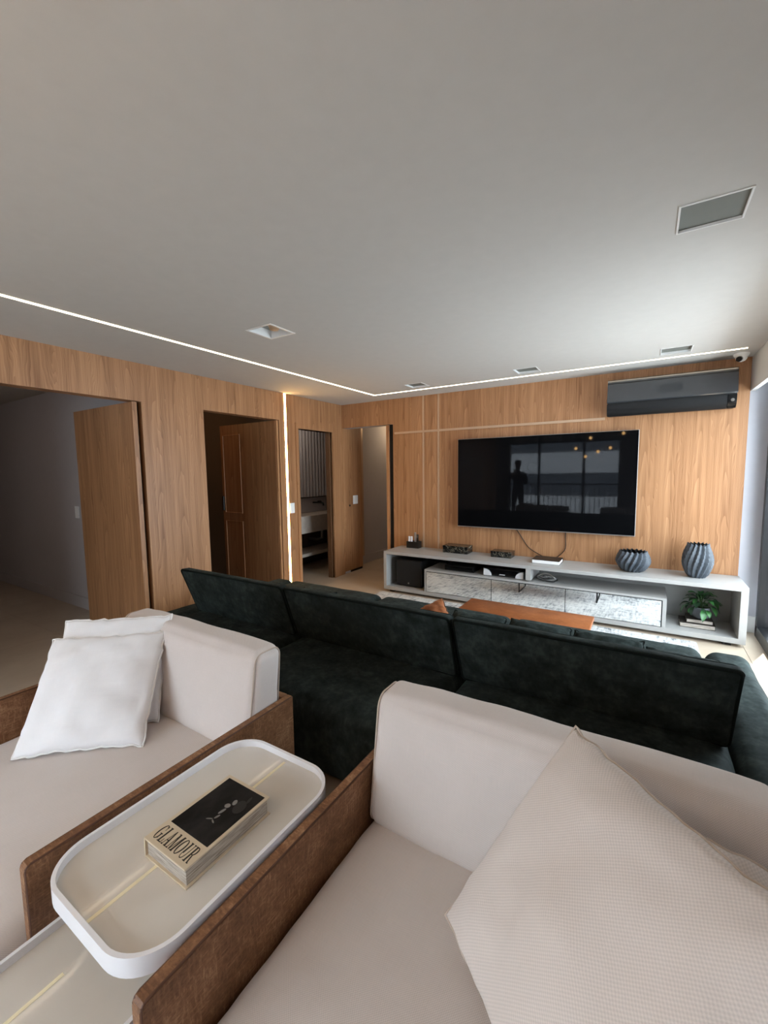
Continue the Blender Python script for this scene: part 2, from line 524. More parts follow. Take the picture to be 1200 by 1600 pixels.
def pillow(s, thick, n=26, pinch=0.05, wrinkle=0.006, seed=0.0):
    """throw pillow, square side s, in its local xy plane, seam on the boundary"""
    mb = MB(); bm = mb.bm; uvl = bm.loops.layers.uv.new('UVMap')
    def P(i, j, side):
        u = -1 + 2 * i / n; v = -1 + 2 * j / n
        # denser near the border
        u = math.sin(u * PI / 2) * 0.6 + u * 0.4; v = math.sin(v * PI / 2) * 0.6 + v * 0.4
        x = u * (1 - pinch * (1 - v * v)); y = v * (1 - pinch * (1 - u * u))
        e = max(0.0, (1 - u * u)) * max(0.0, (1 - v * v))
        z = thick * 0.5 * e ** 0.42
        k = (1.6 * noise.noise(Vector((x * 2.2 + seed, y * 2.2, side * 4.0))) + 0.6 * noise.noise(Vector((x * 6 + seed, y * 6, side * 4.0 + 9))))
        z += k * wrinkle * min(1, e * 4)
        ed = noise.noise(Vector((x * 6 + seed, y * 6, 5))) * wrinkle * (1 - min(1, e * 5))
        return Vector((x * s / 2 + ed, y * s / 2 + ed, side * z + ed * 0.5)), (x * s / 2, y * s / 2)
    V = {}
    for side in (1, -1):
        for i in range(n + 1):
            for j in range(n + 1):
                bd = i in (0, n) or j in (0, n)
                if bd and side == -1: V[(i, j, -1)] = V[(i, j, 1)]
                else:
                    V[(i, j, side)] = bm.verts.new(P(i, j, side)[0])
    for side in (1, -1):
        for i in range(n):
            for j in range(n):
                ks = [(i, j), (i + 1, j), (i + 1, j + 1), (i, j + 1)]
                if side < 0: ks = ks[::-1]
                f = bm.faces.new([V[k + (side,)] for k in ks])
                for l, k in zip(f.loops, ks): l[uvl].uv = P(k[0], k[1], side)[1]
    rim = [(i, 0) for i in range(n)] + [(n, j) for j in range(n)] + [(i, n) for i in range(n, 0, -1)] + [(0, j) for j in range(n, 0, -1)]
    path = [V[k + (1,)].co.copy() for k in rim]
    return mb, path

def frame_matrix(BL, BR, TL, off=0.0):
    BL, BR, TL = Vector(BL), Vector(BR), Vector(TL)
    ex = (BR - BL).normalized(); n = ex.cross((TL - BL).normalized()).normalized(); ey = n.cross(ex)
    c = BL + (BR - BL) / 2 + (TL - BL) / 2 + n * off
    return Matrix(((ex.x, ey.x, n.x, c.x), (ex.y, ey.y, n.y, c.y), (ex.z, ey.z, n.z, c.z), (0, 0, 0, 1)))

def throw_pillow(name, label, mat, pmat, s, thick, mtx, group=None, seed=0.0, pinch=0.05, pipe=0.004, cat='pillow', wrinkle=0.010):
    mb, path = pillow(s, thick, seed=seed, pinch=pinch, wrinkle=wrinkle)
    root = thing(name, label, cat, (0, 0, 0), group)
    obj('cover', mb, mat, root, True, True)
    obj('piping', MB().tube(path, pipe, 6, closed=True), pmat, root, True, True)
    root.matrix_world = mtx
    return root

def rrect(x0, x1, y0, y1, r, n=8):
    pts = []
    for cx, cy, a0 in ((x1 - r, y1 - r, 0), (x0 + r, y1 - r, PI / 2), (x0 + r, y0 + r, PI), (x1 - r, y0 + r, 1.5 * PI)):
        for i in range(n + 1):
            a = a0 + PI / 2 * i / n
            pts.append((cx + r * math.cos(a), cy + r * math.sin(a)))
    return pts

#==STRUCTURE==
# ------------------------------------------------------------------ the setting
# floor: slab with large porcelain tiles
fl = struct('floor', bx(-9.2, 1.05, -2.75, 9.1, -0.12, -0.006), 'grout')
TS = 1.10
tme = None
x = -9.15
tile_n = 0
while x < 1.0:
    y = -2.72
    while y < 9.0:
        x1, y1 = min(x + TS, 1.04), min(y + TS, 9.09)
        if x1 - x > 0.05 and y1 - y > 0.05:
            full = abs(x1 - x - TS) < 1e-6 and abs(y1 - y - TS) < 1e-6
            if full and tme:
                o = bpy.data.objects.new('tile', tme); COL.objects.link(o)
                o.parent = fl; o.location = Vector((x, y, 0)) - fl.location
            else:
                mb = MB().box(0, x1 - x - 0.003, 0, y1 - y - 0.003, -0.006, 0.0)
                o = obj('tile', mb, 'floor_tile', fl, False, True)
                o.location = Vector((x, y, 0)) - fl.location
                if full: tme = o.data
        y += TS
    x += TS

# ceiling with the cut-outs of the recessed fittings
FIT = [(-2.225, 2.14), (0.172, 2.11), (-2.235, 4.33), (-1.03, 4.32), (0.165, 4.31)]
FS = 0.105
holes = [(x - FS, x + FS, y - FS, y + FS) for x, y in FIT]
us = [-9.2, 1.05] + [h[0] for h in holes] + [h[1] for h in holes]
vs = [-2.75, 9.1] + [h[2] for h in holes] + [h[3] for h in holes]
mb = MB(); grid_boxes(mb, us, vs, holes, lambda m, a, b, c, d: m.box(a, b, c, d, ZC, ZC + 0.12))
struct('ceiling', mb, 'ceiling_paint')

# left wall: oak veneer with three openings (header z, y ranges)
OP1 = (0.30, 2.085, 2.152); OP2 = (2.695, 3.715, 2.152); OPB = (4.035, 4.715, 2.075)
mb = MB()
holes = [(OP1[0], OP1[1], 0, OP1[2]), (OP2[0], OP2[1], 0, OP2[2]), (OPB[0], OPB[1], 0, OPB[2])]
SL = (3.808, 3.842)                                   # slot of the vertical light line
mb2 = []
us = [YB - 0.14, YT + 0.03, OP1[0], OP1[1], OP2[0], OP2[1], OPB[0], OPB[1]]
grid_boxes(mb, us, [0, ZC, OP1[2], OP2[2], OPB[2]], holes, lambda m, a, b, c, d: m.box(XL - 0.115, XL - 0.012, a, b, c, d))
wl = struct('wall_left', mb, 'oak')
def veneer(y0, y1, z0, z1): obj('veneer_panel', bx(XL - 0.012, XL, y0, y1, z0, z1), 'oak', wl)
veneer(YB, SL[0], OP1[2], ZC); veneer(SL[1], YT, OP1[2], ZC)
veneer(YB, OP1[0], 0, OP1[2]); veneer(OP1[1], OP2[0], 0, OP1[2])
veneer(OP2[1], SL[0], 0, OP1[2]); veneer(SL[1], OPB[0] - 0.05, 0, OP1[2])
veneer(OPB[1] + 0.075, YT, 0, OP1[2])
veneer(OPB[0] - 0.05, OPB[1] + 0.075, OPB[2] + 0.07, OP1[2])
# bathroom door casing
cas = obj('door_casing', MB().box(XL - 0.115, XL + 0.012, OPB[0] - 0.05, OPB[0], 0, OPB[2] + 0.07).box(XL - 0.115, XL + 0.012, OPB[1], OPB[1] + 0.075, 0, OPB[2] + 0.07).box(XL - 0.115, XL + 0.012, OPB[0], OPB[1], OPB[2], OPB[2] + 0.07), 'oak', wl)
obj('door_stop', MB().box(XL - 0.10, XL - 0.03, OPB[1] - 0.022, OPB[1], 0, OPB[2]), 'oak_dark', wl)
# vertical light line
wll = obj('light_line', bx(XL - 0.010, XL - 0.001, SL[0] + 0.002, SL[1] - 0.002, 0.0, ZC - 0.002), 'led_wall')
tag(wll, 'vertical warm light line set in the oak wall beside the white switch', 'light strip')

# tv wall
HX = (XL, -2.92, 2.150)                             # hallway opening
mb = MB()
grid_boxes(mb, [XL - 0.12, XR + 0.15, HX[0], HX[1]], [0, ZC, HX[2]], [(HX[0], HX[1], 0, HX[2])], lambda m, a, b, c, d: m.box(a, b, YT + 0.03, YT + 0.15, c, d))
wt = struct('wall_back', mb, 'wall_paint')
def panel(x0, x1, z0, z1): obj('veneer_panel', bx(x0, x1, YT, YT + 0.03, z0, z1), 'oak', wt)
G1, G2, WX = -2.467, -2.255, 0.746
panel(XL, G1 - 0.011, HX[2], ZC); panel(HX[1], G1 - 0.011, 0, HX[2])
panel(G1 + 0.011, G2 - 0.011, 0, ZC); panel(G2 + 0.011, WX, 0, ZC)
for g in (G1, G2):
    obj('metal_strip', bx(g - 0.011, g + 0.011, YT - 0.006, YT + 0.02, 0.0, ZC), 'champagne_metal', wt)
obj('metal_strip', bx(-2.89, -0.39, YT - 0.012, YT, 2.014, 2.040), 'champagne_metal', wt)
bb = struct('baseboard_back', bx(WX, XR, YT + 0.012, YT + 0.03, 0, 0.15, bevel=0.003), 'white_trim')

# right wall with the glass door and the curtain box
mb = MB()
grid_boxes(mb, [YB - 0.14, YT + 0.15, WR[0], WR[1]], [0, ZC, WR[2], WR[3]], [(WR[0], WR[1], WR[2], WR[3])], lambda m, a, b, c, d: m.box(XR, XR + 0.15, a, b, c, d))
struct('wall_right', mb, 'wall_paint')
struct('trim_1', bx(0.75, 0.785, 2.2, YT + 0.03, 2.185, ZC), 'white_trim')
# glass door frame
wd = struct('door_1', bx(XR - 0.02, XR + 0.07, WR[1] - 0.07, WR[1], WR[2], WR[3]), 'black_metal')
for y in (WR[0], (WR[0] + WR[1]) / 2 - 0.03):
    obj('door_stile', bx(XR - 0.02, XR + 0.07, y, y + 0.06, WR[2], WR[3]), 'black_metal', wd)
obj('door_rail', bx(XR - 0.02, XR + 0.07, WR[0], WR[1], 0.0, WR[2] + 0.06), 'black_metal', wd)
obj('door_rail', bx(XR - 0.02, XR + 0.07, WR[0], WR[1], WR[3] - 0.06, WR[3]), 'black_metal', wd)
ym = (WR[0] + WR[1]) / 2
for y0, y1 in ((WR[0] + 0.06, ym - 0.03), (ym + 0.03, WR[1] - 0.07)):
    obj('pane', bx(XR + 0.02, XR + 0.028, y0, y1, WR[2] + 0.06, WR[3] - 0.06), 'window_glass', wd)

# balcony wall behind the camera
mb = MB()
grid_boxes(mb, [XL - 0.12, XR + 0.15, WB[0], WB[1]], [0, ZC, WB[2], WB[3]], [WB], lambda m, a, b, c, d: m.box(a, b, YB - 0.14, YB, c, d))
struct('wall_front', mb, 'wall_paint')
wn = struct('window_1', bx(WB[0], WB[1], YB - 0.12, YB - 0.05, WB[2], WB[2] + 0.06), 'black_metal')
obj('window_rail', bx(WB[0], WB[1], YB - 0.12, YB - 0.05, WB[3] - 0.06, WB[3]), 'black_metal', wn)
xs = [WB[0] + (WB[1] - WB[0]) * i / 3 for i in range(4)]
for i, x in enumerate(xs):
    a = max(WB[0], x - 0.03); b = min(WB[1], x + 0.03)
    obj('window_stile', bx(a, b, YB - 0.12, YB - 0.05, WB[2] + 0.06, WB[3] - 0.06), 'black_metal', wn)
for a, b in zip(xs, xs[1:]):
    obj('pane', bx(a + 0.03, b - 0.03, YB - 0.09, YB - 0.082, WB[2] + 0.06, WB[3] - 0.06), 'window_glass', wn)
struct('trim_2', bx(XL - 0.3, XR + 3.0, YB - 1.7, YB - 0.14, -0.2, -0.02), 'concrete')
struct('trim_3', bx(XR + 0.15, XR + 1.7, YB - 0.14, YT + 1.5, -0.2, -0.02), 'balcony_tile')

# rooms beyond the openings -----------------------------------------
# corridor behind opening 1
struct('wall_corridor', bx(-9.2, XL - 0.115, 2.20, 2.30, 0, ZC), 'wall_grey')
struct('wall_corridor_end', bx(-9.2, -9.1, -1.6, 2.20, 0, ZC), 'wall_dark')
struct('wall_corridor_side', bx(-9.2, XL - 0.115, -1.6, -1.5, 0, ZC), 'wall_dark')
struct('baseboard_corridor', bx(-9.1, XL - 0.115, 2.185, 2.20, 0, 0.13), 'wall_grey')
# foyer behind opening 2
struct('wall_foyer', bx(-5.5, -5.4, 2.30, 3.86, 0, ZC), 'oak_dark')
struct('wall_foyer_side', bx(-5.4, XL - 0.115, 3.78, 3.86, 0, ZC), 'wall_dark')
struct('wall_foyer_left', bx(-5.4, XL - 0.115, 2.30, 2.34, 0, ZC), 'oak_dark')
# bathroom
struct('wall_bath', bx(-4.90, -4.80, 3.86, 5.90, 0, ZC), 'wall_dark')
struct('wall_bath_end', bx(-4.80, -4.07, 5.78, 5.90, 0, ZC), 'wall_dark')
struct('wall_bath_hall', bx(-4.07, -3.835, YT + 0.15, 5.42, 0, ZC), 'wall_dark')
# hallway
struct('wall_hall', bx(-4.07, -3.95, 5.42, 9.1, 0, ZC), 'wall_grey')
struct('baseboard_hall', bx(-3.95, -3.938, 5.42, 9.1, 0, 0.14), 'wall_grey')
struct('trim_4', bx(-3.95, -3.935, 5.62, 5.70, 0.14, ZC - 0.05), 'champagne_metal')
struct('wall_hall_right', bx(-2.80, -2.70, YT + 0.15, 9.1, 0, ZC), 'wall_grey')
struct('wall_hall_end', bx(-3.95, -2.80, 9.0, 9.1, 0, ZC), 'wall_grey')
hp = struct('wall_hall_left', bx(-3.835, -3.774, YT + 0.155, 5.42, 0.035, ZC - 0.02), 'oak')
obj('reveal_panel', bx(XL, -3.774, YT + 0.0, YT + 0.155, 0.035, HX[2]), 'oak', hp)
obj('plinth', bx(-3.835, -3.784, YT + 0.16, 5.42, 0.0, 0.035), 'gap_black', hp)
obj('lock_hole', MB().tube([(-3.775, 5.10, 1.02), (-3.771, 5.10, 1.02)], 0.016, 12), 'gap_black', hp)

# door leaves
struct('gap_shade_corridor', bx(-4.00, XL - 0.06, 2.046, 2.083, 0.0, 2.150), 'gap_black')  # black filler in place of the shade behind the open leaf
lf = struct('door_2', bx(-4.86, XL - 0.015, 2.004, 2.044, 0.008, 2.143), 'oak')
obj('edge_band', bx(XL - 0.015, XL, 2.004, 2.044, 0.008, 2.143), 'oak', lf)
ld = struct('door_3', bx(-4.82, XL - 0.02, 3.668, 3.70, 0.008, 2.143), 'oak_door')
obj('edge_band', bx(XL - 0.02, XL - 0.002, 3.672, 3.702, 0.008, 2.143), 'oak', ld)
def moulding(z0, z1, x0=-4.77, x1=-4.43):
    mb = MB()
    for a in ((x0, x0 + 0.014, z0, z1), (x1 - 0.014, x1, z0, z1), (x0 + 0.014, x1 - 0.014, z0, z0 + 0.014), (x0 + 0.014, x1 - 0.014, z1 - 0.014, z1)):
        mb.box(a[0], a[1], 3.656, 3.668, a[2], a[3], bevel=0.005)
    obj('moulding', mb, 'champagne_metal' if False else 'oak', ld)
moulding(1.0, 2.02); moulding(0.12, 0.90)
lk = obj('door_lock', bx(-4.815, -4.778, 3.645, 3.668, 1.03, 1.22, bevel=0.005), 'equipment_black', ld)
lh = struct('door_4', bx(-3.03, -2.985, YT + 0.002, YT + 0.80, 0.008, 2.143), 'oak')
struct('gap_shade_hall', MB().box(-2.985, -2.921, YT + 0.02, YT + 0.03, 0.0, 2.148), 'gap_black')  # dark strip painted as the shade in the gap beside the hallway leaf

# ceiling light lines
cl = tag(obj('ceiling_light_line', bx(-2.972, -2.950, YB + 0.3, 4.575, ZC - 0.004, ZC - 0.0005), 'led_warm'), 'long ceiling light line running along the doorway wall', 'light strip', 'ceiling light lines')
cl = tag(obj('ceiling_light_line', bx(-2.950, 0.655, 4.556, 4.575, ZC - 0.004, ZC - 0.0005), 'led_warm'), 'ceiling light line running along the television wall', 'light strip', 'ceiling light lines')

# lamps of the rooms beyond, plus an added fill light in the corridor
def lamp(name, loc, energy, col, size=0.08):
    l = bpy.data.lights.new(name, 'POINT'); l.energy = energy; l.color = col; l.shadow_soft_size = size
    o = bpy.data.objects.new(name, l); COL.objects.link(o); o.location = loc
lamp('foyer_lamp', (-5.15, 2.75, ZC - 0.15), 3.2, (1.0, 0.55, 0.22))
lamp('corridor_fill_light', (-5.6, 0.2, ZC - 0.25), 6.0, (1.0, 0.86, 0.80))  # added fill with no known fixture, brightens the grey corridor wall
lamp('hall_lamp', (-3.55, 6.6, ZC - 0.12), 6.0, (1.0, 0.74, 0.45))
lamp('bath_lamp', (-4.4, 4.6, ZC - 0.2), 4.0, (1.0, 0.85, 0.7))

#==FIT==
# recessed ceiling fittings
def fitting(i, label, depth, inner, bulb=False, fw_=0.004):
    x, y = FIT[i]
    t = thing('ceiling_fitting', label, 'ceiling fixture', (x, y, ZC - 0.004), 'recessed ceiling fittings')
    o, r = FS + fw_, FS - 0.003
    mb = MB()
    for a in ((-o, o, -o, -r), (-o, o, r, o), (-o, -r, -r, r), (r, o, -r, r)):
        mb.box(x + a[0], x + a[1], y + a[2], y + a[3], ZC - 0.004, ZC - 0.0003)
    obj('frame', mb, 'white_trim', t)
    mb = MB()
    e = FS - 0.0005
    for a in ((-e, e, -e, -r), (-e, e, r, e), (-e, -r, -r, r), (r, e, -r, r)):
        mb.box(x + a[0], x + a[1], y + a[2], y + a[3], ZC, ZC + depth)
    obj('housing', mb, 'white_trim', t)
    obj('plate', bx(x - r, x + r, y - r, y + r, ZC + depth - 0.004, ZC + depth), inner, t)
    if bulb:
        obj('bulb', MB().lathe([(0.03, -0.03), (0.045, 0.0), (0.03, 0.012)], (x + 0.035, y, ZC + depth - 0.02), 16), 'champagne_metal', t, True)
fitting(0, 'square recessed ceiling downlight nearest the entry doorway', 0.055, 'grille_light', True, 0.012)
fitting(1, 'large square grey ceiling plate nearest the camera at upper right', 0.010, 'grille_grey')
fitting(2, 'square ceiling plate near the corner above the hallway doorway', 0.018, 'grille_grey')
fitting(3, 'square ceiling plate above the middle of the television', 0.018, 'grille_grey')
fitting(4, 'square ceiling plate in front of the air conditioner', 0.018, 'grille_grey')

# security camera
t = thing('security_camera', 'small white dome security camera on the ceiling above the air conditioner', 'camera', (0.645, 4.76, ZC))
obj('base', MB().lathe([(0.055, 0), (0.055, -0.012), (0.045, -0.03)], (0.645, 4.76, ZC), 20), 'white_trim', t, 40)
obj('dome', MB().lathe([(0.042, -0.028), (0.040, -0.045), (0.028, -0.062), (0.008, -0.070)], (0.645, 4.76, ZC), 20), 'white_trim', t, 40)
obj('lens', MB().tube([(0.635, 4.74, ZC - 0.045), (0.622, 4.705, ZC - 0.056)], 0.022, 14), 'equipment_gloss', t, 40)

#==SWITCH==
def switch(label, x0, x1, y0, y1, z0, z1, axis, keys=2):
    t = thing('light_switch', label, 'switch', ((x0 + x1) / 2, (y0 + y1) / 2, z0), 'light switches')
    obj('plate', bx(x0, x1, y0, y1, z0, z1, bevel=0.002), 'switch_white', t)
    for k in range(keys):
        a = z0 + (z1 - z0) * (0.14 + 0.72 * k / keys); b = z0 + (z1 - z0) * (0.14 + 0.72 * (k + 1) / keys) - 0.004
        if axis == 'x': obj('key', bx(x1 - 0.001, x1 + 0.004, y0 + 0.014, y1 - 0.014, a, b, bevel=0.001), 'paper_white', t)
        else: obj('key', bx(x0 + 0.014, x1 - 0.014, y0 - 0.004, y0 + 0.001, a, b, bevel=0.001), 'paper_white', t)
switch('white wall switch beside the vertical light line', XL, XL + 0.008, 3.852, 3.930, 1.012, 1.140, 'x')
switch('white switch on the oak panel inside the hallway doorway', -3.774, -3.766, 5.185, 5.300, 1.035, 1.165, 'x')
switch('white switch on the grey corridor wall behind the open wide door', -5.47, -5.375, 2.192, 2.20, 1.04, 1.175, 'y', 3)

#==TV==
t = thing('television', 'large black flat screen television mounted on the oak wall', 'television', (-1.02, 4.90, 0.84))
obj('body', bx(-1.95, -0.09, 4.885, YT - 0.002, 0.86, 1.88, bevel=0.01), 'equipment_black', t)
obj('bezel', bx(-1.962, -0.079, 4.872, 4.886, 0.835, 1.894, bevel=0.002), 'brushed_steel', t)
obj('screen', bx(-1.958, -0.083, 4.869, 4.873, 0.845, 1.890), 'tv_screen', t)
def bez(pts, n=16):
    out = []
    P = [Vector(p) for p in pts]
    P = [P[0] * 2 - P[1]] + P + [P[-1] * 2 - P[-2]]
    for i in range(1, len(P) - 2):
        for k in range(n):
            s = k / n
            out.append(0.5 * ((2 * P[i]) + (P[i + 1] - P[i - 1]) * s + (2 * P[i - 1] - 5 * P[i] + 4 * P[i + 1] - P[i + 2]) * s * s + (3 * P[i] - P[i - 1] - 3 * P[i + 1] + P[i + 2]) * s ** 3))
    out.append(P[-2]); return out
tag(obj('tv_cable', MB().tube(bez([(-1.28, 4.935, 0.857), (-1.22, 4.935, 0.77), (-1.12, 4.935, 0.63), (-0.98, 4.93, 0.55), (-0.90, 4.92, 0.53)]), 0.0045, 6), 'equipment_black', None, True), 'black cable hanging from the television, the longer left one', 'cable', 'television cables')
tag(obj('tv_cable', MB().tube(bez([(-0.735, 4.935, 0.857), (-0.73, 4.935, 0.74), (-0.735, 4.935, 0.64), (-0.80, 4.93, 0.56), (-0.86, 4.925, 0.53)]), 0.0045, 6), 'equipment_black', None, True), 'black cable hanging from the television, the short right one', 'cable', 'television cables')

# air conditioner
t = thing('air_conditioner', 'dark grey split air conditioner mounted high on the oak wall', 'air conditioner', (0.135, 4.85, 2.03))
X0, X1 = -0.360, 0.635
obj('body', MB().extr([(YT, 2.04), (YT, 2.37), (4.80, 2.37), (4.76, 2.34), (4.745, 2.15), (4.76, 2.06), (4.80, 2.035)], 'x', X0 + 0.004, X1 - 0.004), 'ac_dark', t, 30)
obj('front_panel', MB().extr([(4.765, 2.365), (4.775, 2.372), (4.80, 2.372), (4.76, 2.155), (4.735, 2.150), (4.730, 2.160)], 'x', X0, X1), 'ac_gloss', t, 30)
obj('flap', MB().extr([(4.735, 2.140), (4.750, 2.140), (4.775, 2.060), (4.800, 2.032), (4.790, 2.028), (4.758, 2.050), (4.738, 2.090)], 'x', X0, 0.565), 'ac_dark', t, 40)
obj('display', MB().extr([(4.735, 2.140), (4.750, 2.140), (4.775, 2.060), (4.800, 2.032), (4.790, 2.028), (4.758, 2.050), (4.738, 2.090)], 'x', 0.570, X1 - 0.004), 'equipment_gloss', t, 40)
obj('display_ring', MB().tube([(0.602, 4.742, 2.092), (0.602, 4.733, 2.094)], 0.013, 14), 'brushed_steel', t, 40)

#==CONSOLE==
CX0, CX1, CF, CT = -2.80, 0.755, 4.48, 0.518
t = thing('media_console', 'long low grey lacquered media console with mirrored drawer fronts under the television', 'console', ((CX0 + CX1) / 2, 4.7, 0))
obj('top', bx(CX0, CX1, CF, YT - 0.001, CT - 0.036, CT, bevel=0.002), 'lacquer_grey', t)
obj('side_panel', bx(CX0, CX0 + 0.04, CF, YT - 0.002, 0.03, CT - 0.036), 'lacquer_grey', t)
obj('side_panel', bx(CX1 - 0.05, CX1, CF, YT - 0.002, 0.03, CT - 0.036), 'lacquer_grey', t)
obj('bottom', bx(CX0 + 0.04, CX1 - 0.05, CF, YT - 0.002, 0.03, 0.075), 'lacquer_grey', t)
obj('back_panel', bx(CX0 + 0.04, -1.04, YT - 0.03, YT - 0.004, 0.075, CT - 0.036), 'gap_black', t)
obj('back_panel', bx(-1.04, CX1 - 0.05, YT - 0.03, YT - 0.004, 0.075, CT - 0.036), 'lacquer_inside', t)
obj('divider', bx(-1.045, -0.995, CF + 0.004, YT - 0.03, 0.36, CT - 0.036), 'lacquer_grey', t)
IX0, IX1 = -2.225, 0.195
obj('drawer_box', MB().box(IX0, IX1, CF - 0.002, YT - 0.03, 0.325, 0.345).box(IX0, IX0 + 0.02, CF - 0.002, YT - 0.03, 0.075, 0.325).box(IX1 - 0.03, IX1, CF - 0.002, YT - 0.03, 0.075, 0.325).box(IX0 + 0.02, IX1 - 0.03, YT - 0.06, YT - 0.04, 0.075, 0.325), 'lacquer_grey', t)
obj('drawer_frame', bx(IX0 + 0.02, IX1 - 0.03, CF + 0.010, CF + 0.016, 0.077, 0.325), 'black_metal', t)
dx = [IX0 + 0.025, -1.408, -0.652, IX1 - 0.036]
for a, b in zip(dx, dx[1:]):
    d = obj('drawer_front', bx(a + 0.003, b - 0.003, CF - 0.004, CF + 0.010, 0.082, 0.318), 'mirror', t)
for x in (CX0 + 0.10, CX1 - 0.12, -1.0):
    obj('foot', bx(x - 0.03, x + 0.03, CF + 0.03, CF + 0.09, 0.0, 0.03), 'equipment_black', t)
    obj('foot', bx(x - 0.03, x + 0.03, YT - 0.12, YT - 0.06, 0.0, 0.03), 'equipment_black', t)

# subwoofer
t = thing('subwoofer', 'black cube subwoofer in the left bay of the grey console', 'speaker', (-2.48, 4.70, 0.075))
obj('cabinet', bx(-2.66, -2.30, 4.56, 4.88, 0.085, 0.42, bevel=0.006), 'equipment_black', t)
obj('grille', bx(-2.65, -2.31, 4.548, 4.56, 0.095, 0.41, bevel=0.004), 'speaker_cloth', t)
obj('badge', MB().tube([(-2.48, 4.549, 0.125), (-2.48, 4.545, 0.125)], 0.010, 12), 'brushed_steel', t)
for x in (-2.62, -2.34): obj('foot', bx(x - 0.02, x + 0.02, 4.60, 4.64, 0.075, 0.085), 'equipment_black', t)
# media player and game console
t = thing('media_player', 'flat black media player on the inner shelf of the console', 'electronics', (-1.83, 4.68, 0.345))
obj('case', bx(-2.00, -1.64, 4.56, 4.80, 0.350, 0.412, bevel=0.004), 'equipment_black', t)
obj('front_panel', bx(-1.99, -1.65, 4.554, 4.56, 0.358, 0.404), 'equipment_gloss', t)
obj('foot', bx(-1.96, -1.68, 4.60, 4.76, 0.345, 0.350), 'speaker_cloth', t)
t = thing('game_console', 'black game console with curved white ends on the console shelf', 'electronics', (-1.34, 4.66, 0.345))
obj('case', bx(-1.52, -1.13, 4.55, 4.82, 0.349, 0.432, bevel=0.008), 'equipment_gloss', t)
obj('foot', bx(-1.48, -1.17, 4.60, 4.78, 0.345, 0.349), 'speaker_cloth', t)
def dquart(cx, s): return [(cx, 0.352), (cx + s * 0.085, 0.352)] + [(cx + s * 0.085 * math.cos(a), 0.352 + 0.072 * math.sin(a)) for a in [PI / 2 * k / 8 for k in range(1, 9)]]
obj('end_shell', MB().extr(dquart(-1.515, 1), 'y', 4.532, 4.56), 'equipment_white', t)
obj('end_shell', MB().extr([(-1.08 - (p[0] + 1.08), p[1]) for p in dquart(-1.08, 1)], 'y', 4.532, 4.56), 'equipment_white', t)
obj('label_light', bx(-1.34, -1.28, 4.545, 4.551, 0.366, 0.374), 'equipment_white', t)
# controller and coiled cable
t = thing('headset_with_cable', 'coiled grey cable and headset on the right console shelf', 'cable', (-0.86, 4.62, 0.345))
def coil(r, z, e, ph): return [( -0.86 + (r + 0.01 * math.sin(5 * a + ph)) * math.cos(a), 4.62 + e * r * math.sin(a), z + 0.008 * math.sin(2 * a + ph)) for a in [2 * PI * k / 40 for k in range(40)]]
for k in range(4):
    obj('coil', MB().tube(coil(0.10 - 0.012 * k, 0.360 + 0.010 * k, 0.55, k * 1.3), 0.0055, 6, closed=True), ('equipment_black', 'lacquer_inside')[k % 2], t, True)
obj('headband', MB().tube([(-0.95 + 0.0 * k, 0, 0) for k in range(0)] or [(-0.95 + 0.18 * k / 12, 4.60, 0.385 + 0.045 * math.sin(PI * k / 12)) for k in range(13)], 0.008, 8), 'brushed_steel', t, True)

# on the console top
t = thing('remote_holder', 'small black box holding remote controls at the left end of the console', 'holder', (-2.57, 4.87, CT))
mb = MB().box(-2.655, -2.485, 4.82, 4.92, CT, CT + 0.006)
for a in ((-2.655, -2.485, 4.82, 4.826), (-2.655, -2.485, 4.914, 4.92), (-2.655, -2.649, 4.826, 4.914), (-2.491, -2.485, 4.826, 4.914), (-2.573, -2.567, 4.826, 4.914)):
    mb.box(a[0], a[1], a[2], a[3], CT + 0.006, CT + 0.085)
obj('case', mb, 'equipment_black', t)
for x, y, h, m, lab in ((-2.630, 4.85, 0.150, 'equipment_white', 'white remote control standing in the black holder, leftmost'), (-2.596, 4.85, 0.150, 'equipment_white', 'white remote control standing second in the black holder'), (-2.545, 4.86, 0.205, 'brushed_steel', 'tall silver remote control standing in the black holder'), (-2.512, 4.86, 0.180, 'equipment_black', 'black remote control standing in the black holder')):
    r = thing('remote_control', lab, 'remote control', (x, y, CT + 0.006), 'remote controls in the holder')
    obj('body', bx(x - 0.013, x + 0.013, y - 0.008, y + 0.008, CT + 0.007, CT + h, bevel=0.004), m, r)
    for k in range(3): obj('button', bx(x - 0.004, x + 0.004, y - 0.0095, y - 0.0075, CT + h - 0.02 - 0.012 * k, CT + h - 0.013 - 0.012 * k), 'lacquer_inside', r)

def marble_box(label, x0, x1, y0, y1, h):
    t = thing('marble_box', label, 'box', ((x0 + x1) / 2, (y0 + y1) / 2, CT), 'black marble boxes')
    obj('body', bx(x0, x1, y0, y1, CT, CT + h * 0.72, bevel=0.002), 'marble_black', t)
    obj('lid', bx(x0 - 0.002, x1 + 0.002, y0 - 0.002, y1 + 0.002, CT + h * 0.74, CT + h, bevel=0.003), 'marble_black', t)
marble_box('larger black marble box on the console left of the television', -2.105, -1.79, 4.745, 4.93, 0.088)
marble_box('smaller black marble box on the console under the television', -1.505, -1.27, 4.75, 4.90, 0.070)

t = thing('black_notebook', 'black covered book with white pages lying on the console under the cables', 'book', (-0.88, 4.75, CT))
obj('page_block', bx(-1.015, -0.745, 4.640, 4.860, CT + 0.003, CT + 0.036), 'paper_white', t)
obj('front_cover', bx(-1.02, -0.74, 4.640, 4.868, CT + 0.036, CT + 0.042), 'book_dark', t)
obj('back_cover', bx(-1.02, -0.74, 4.640, 4.868, CT, CT + 0.003), 'book_dark', t)
obj('spine', bx(-1.02, -0.74, 4.862, 4.868, CT + 0.003, CT + 0.036), 'book_dark', t)

